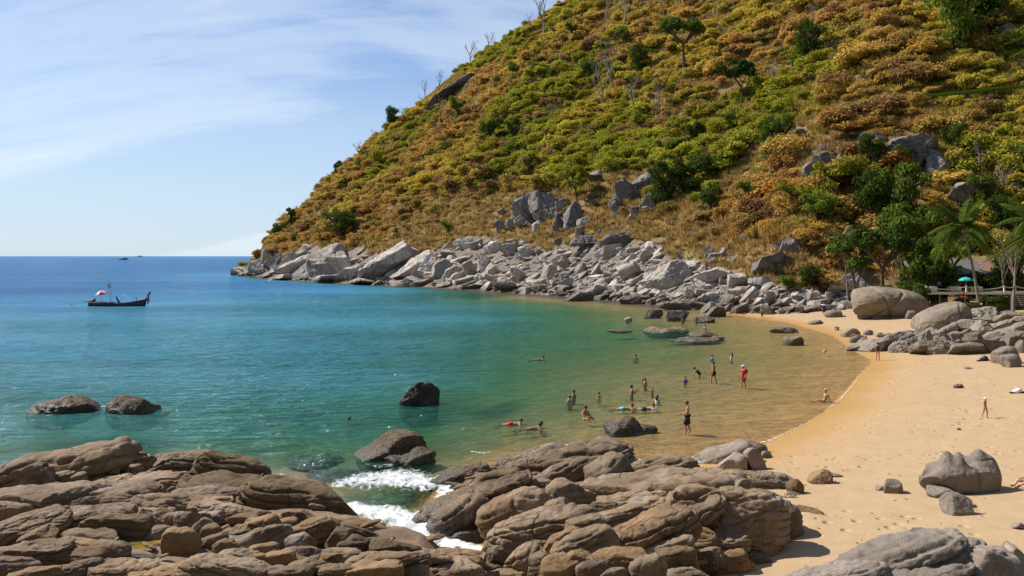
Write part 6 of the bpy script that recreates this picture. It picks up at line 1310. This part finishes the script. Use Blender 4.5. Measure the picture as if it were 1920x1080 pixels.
# ------------------------------------------------------------------ white water and the rock pool
def foam_mat(t, out):
    g = t.nodes.new('ShaderNodeNewGeometry'); pos = g.outputs['Position']; a = t.nodes.new('ShaderNodeAttribute'); a.attribute_name = 'dens'
    n1 = noise(t, mapping(t, pos, rot=(0, 0, .5), scale=(1, .6, 1)), 1.7, 6, 0.72, 2.2); n2 = noise(t, pos, 9, 4, 0.75, 1.0)
    f = mth(t, 'ADD', mth(t, 'MULTIPLY', n1, 0.75), mth(t, 'MULTIPLY', n2, 0.25))
    th = ramp(t, mth(t, 'ADD', mth(t, 'SUBTRACT', f, 0.5), mth(t, 'MULTIPLY', mth(t, 'SUBTRACT', a.outputs['Fac'], 0.55), 0.42)), [(0.0, 0.0), (0.10, 0.55), (0.22, 0.95)])
    d = t.nodes.new('ShaderNodeBsdfPrincipled'); d.inputs['Base Color'].default_value = (0.82, 0.86, 0.86, 1); d.inputs['Roughness'].default_value = .55; d.inputs['Subsurface Weight'].default_value = 0
    b = t.nodes.new('ShaderNodeBump'); b.inputs['Strength'].default_value = .8; b.inputs['Distance'].default_value = .12; t.links.new(f, b.inputs['Height']); t.links.new(b.outputs[0], d.inputs['Normal'])
    tr = t.nodes.new('ShaderNodeBsdfTransparent'); ms = t.nodes.new('ShaderNodeMixShader'); t.links.new(th, ms.inputs[0]); t.links.new(tr.outputs[0], ms.inputs[1]); t.links.new(d.outputs[0], ms.inputs[2]); t.links.new(ms.outputs[0], out.inputs['Surface'])
M_FOAM = mat('foam', foam_mat)
def foam(name, spine, label, step=.09, h=.18, z0=.03):
    """foam sheet round a spine of (px, py, half width in m, density)"""
    S = [(onz(a, b), w, dn) for a, b, w, dn in spine]; mw = max(s[1] for s in S) + .3
    x0_, x1_ = min(s[0].x for s in S) - mw, max(s[0].x for s in S) + mw; y0_, y1_ = min(s[0].y for s in S) - mw, max(s[0].y for s in S) + mw
    xs, ys = np.arange(x0_, x1_, step), np.arange(y0_, y1_, step); X, Y = np.meshgrid(xs, ys, indexing='ij'); P = np.stack([X, Y], -1).reshape(-1, 2); D = np.full(len(P), -1.0)
    for (a, wa_, da), (b_, wb, db) in zip(S[:-1], S[1:]):
        ex, ey = b_.x - a.x, b_.y - a.y; t = np.clip(((P[:, 0] - a.x) * ex + (P[:, 1] - a.y) * ey) / (ex * ex + ey * ey), 0, 1)
        r = np.hypot(P[:, 0] - a.x - ex * t, P[:, 1] - a.y - ey * t); D = np.maximum(D, (1 - (r / (wa_ + (wb - wa_) * t)) ** 2) * (da + (db - da) * t))
    n, k = len(xs), len(ys); idx = np.arange(n * k).reshape(n, k); q = np.stack([idx[:-1, :-1], idx[1:, :-1], idx[1:, 1:], idx[:-1, 1:]], -1).reshape(-1, 4); q = q[D[q].max(1) > .02]
    Z = z0 + h * np.clip(D, 0, 1) * (0.35 + .9 * np.abs(fbm(P * 1.3, 3, 15))); used = np.unique(q); mp = np.zeros(len(P), int); mp[used] = np.arange(len(used))
    me = mesh_np(name, np.column_stack([P, Z])[used], mp[q]); vv = np.zeros(len(me.vertices), np.float32); vv[:] = np.clip(D[used], 0, 1)[:len(vv)]; me.attributes.new('dens', 'FLOAT', 'POINT').data.foreach_set('value', vv)
    o = kind(link(name, me, M_FOAM), 'stuff'); o['label'] = label; return o
foam('foam', [(590, 960, .7, .9), (650, 962, 1.3, 1.0), (720, 972, 1.7, 1.0), (780, 992, 1.6, 1.0), (815, 1012, 1.1, 1.0), (855, 1030, .8, 1.0), (900, 1040, .5, 1.0), (930, 1062, .3, .9)], 'white water surging up the gully between the brown outcrops', h=.3, z0=.06)
foam('foam', [(640, 912, .8, .75), (690, 903, 2.0, .88), (740, 899, 2.3, .95), (790, 908, 1.8, .9), (835, 903, 1.1, .85), (845, 920, .9, .95), (828, 938, .6, .85)], 'patch of white foam behind the gully beside the domed rock', h=.14, z0=.04)
foam('foam', [(690, 872, .5, .55), (712, 876, .6, .62), (740, 872, .5, .5)], 'wisp of foam in front of the domed rock', h=.05)
foam('foam', [(1052, 834, .10, .9), (1090, 840, .14, 1.0), (1130, 850, .18, 1.0), (1170, 858, .22, 1.0), (1215, 868, .2, .9)], 'white swash line behind the middle outcrop', step=.05, h=.06, z0=.03)
foam('foam', [(1258, 860, .2, .9), (1290, 862, .5, .9), (1320, 862, .45, .8), (1300, 874, .4, .8)], 'swash foaming over the pale wet slab', step=.06, h=.10, z0=.05)
foam('foam', [(1395, 838, .1, .7), (1440, 828, .18, .8), (1470, 815, .14, .66), (1500, 800, .12, .58), (1530, 783, .1, .5)], 'thin foam edge where the water meets the beach', step=.05, h=.04, z0=.03)
foam('foam', [(1550, 617, .5, .8), (1580, 624, .7, .9), (1610, 630, .4, .7)], 'small breaking wave at the far sand', step=.12, h=.15)
foam('foam', [(1595, 652, .4, .9), (1625, 656, .5, 1.0), (1655, 660, .3, .7)], 'foam at the tip of the layered grey ledge', step=.1, h=.1)
foam('foam', [(885, 848, .2, .7), (905, 851, .3, .75), (918, 849, .2, .6)], 'small curl of foam in front of the middle outcrop', step=.06, h=.06)
foam('foam', [(165, 762, .3, .6), (190, 764, .5, .7), (212, 763, .3, .6)], 'foam between the two barnacled rocks', step=.1, h=.08)
foam('foam', [(1540, 775, .08, .6), (1575, 750, .12, .75), (1600, 722, .12, .7), (1612, 703, .1, .55)], 'faint foam line lapping at the curve of the beach', step=.06, h=.03)
def pool_mat(t, out):
    g = t.nodes.new('ShaderNodeNewGeometry'); pos = g.outputs['Position']; n = noise(t, pos, 1.6, 5, .65, .6); n2 = noise(t, pos, 5, 3)
    c = mix(t, ramp(t, n, [(0.42, 0.0), (0.6, 1.0)]), (0.05, 0.055, 0.06), (0.26, 0.17, 0.012)); pbsdf(t, out, c, .06, n2, .12, .05, .5)
pl = at(320, 1052, 23.2); PV = []
for k in range(28): a = 2 * math.pi * k / 28; r = 1 + .22 * math.sin(3 * a + 1) + .12 * math.sin(7 * a); PV.append((pl.x + 1.75 * r * math.cos(a), pl.y + 1.0 * r * math.sin(a), 0))
zt = gz(pl.x, pl.y, z_left) - .02; kind(MB().add([(x, y, zt) for x, y, z in PV], [tuple(range(28))]).build('rock_pool', mat('tide_pool', pool_mat), None, False), 'structure')['label'] = 'shallow tide pool with yellow algae among the left rocks'

g = np.random.default_rng(91); V = []; Q = []
for k in range(240):
    px, py = g.uniform(1440, 1920), 600 + 420 * g.uniform(0, 1) ** 1.3
    p = hit(px, py, z_sand) if k % 1 == 0 else None
    if p.z < 0.25: continue
    a = g.uniform(0, 6.28); L = g.uniform(.03, .09); w = L * .4; c, s2 = math.cos(a), math.sin(a); z = gz(p.x, p.y, z_sand) + .012; n0 = len(V)
    V += [(p.x + L * c, p.y + L * s2, z), (p.x - w * s2, p.y + w * c, z + .015), (p.x - L * c, p.y - L * s2, z), (p.x + w * s2, p.y - w * c, z + .02)]; Q.append((n0, n0 + 1, n0 + 2, n0 + 3))
kind(MB().add(V, Q).build('sand_litter', plain('dry_leaf_litter', (0.15, 0.10, 0.06), 0.9, 0.3), None, False), 'stuff')['label'] = 'scraps of dry leaf and twig strewn on the sand'
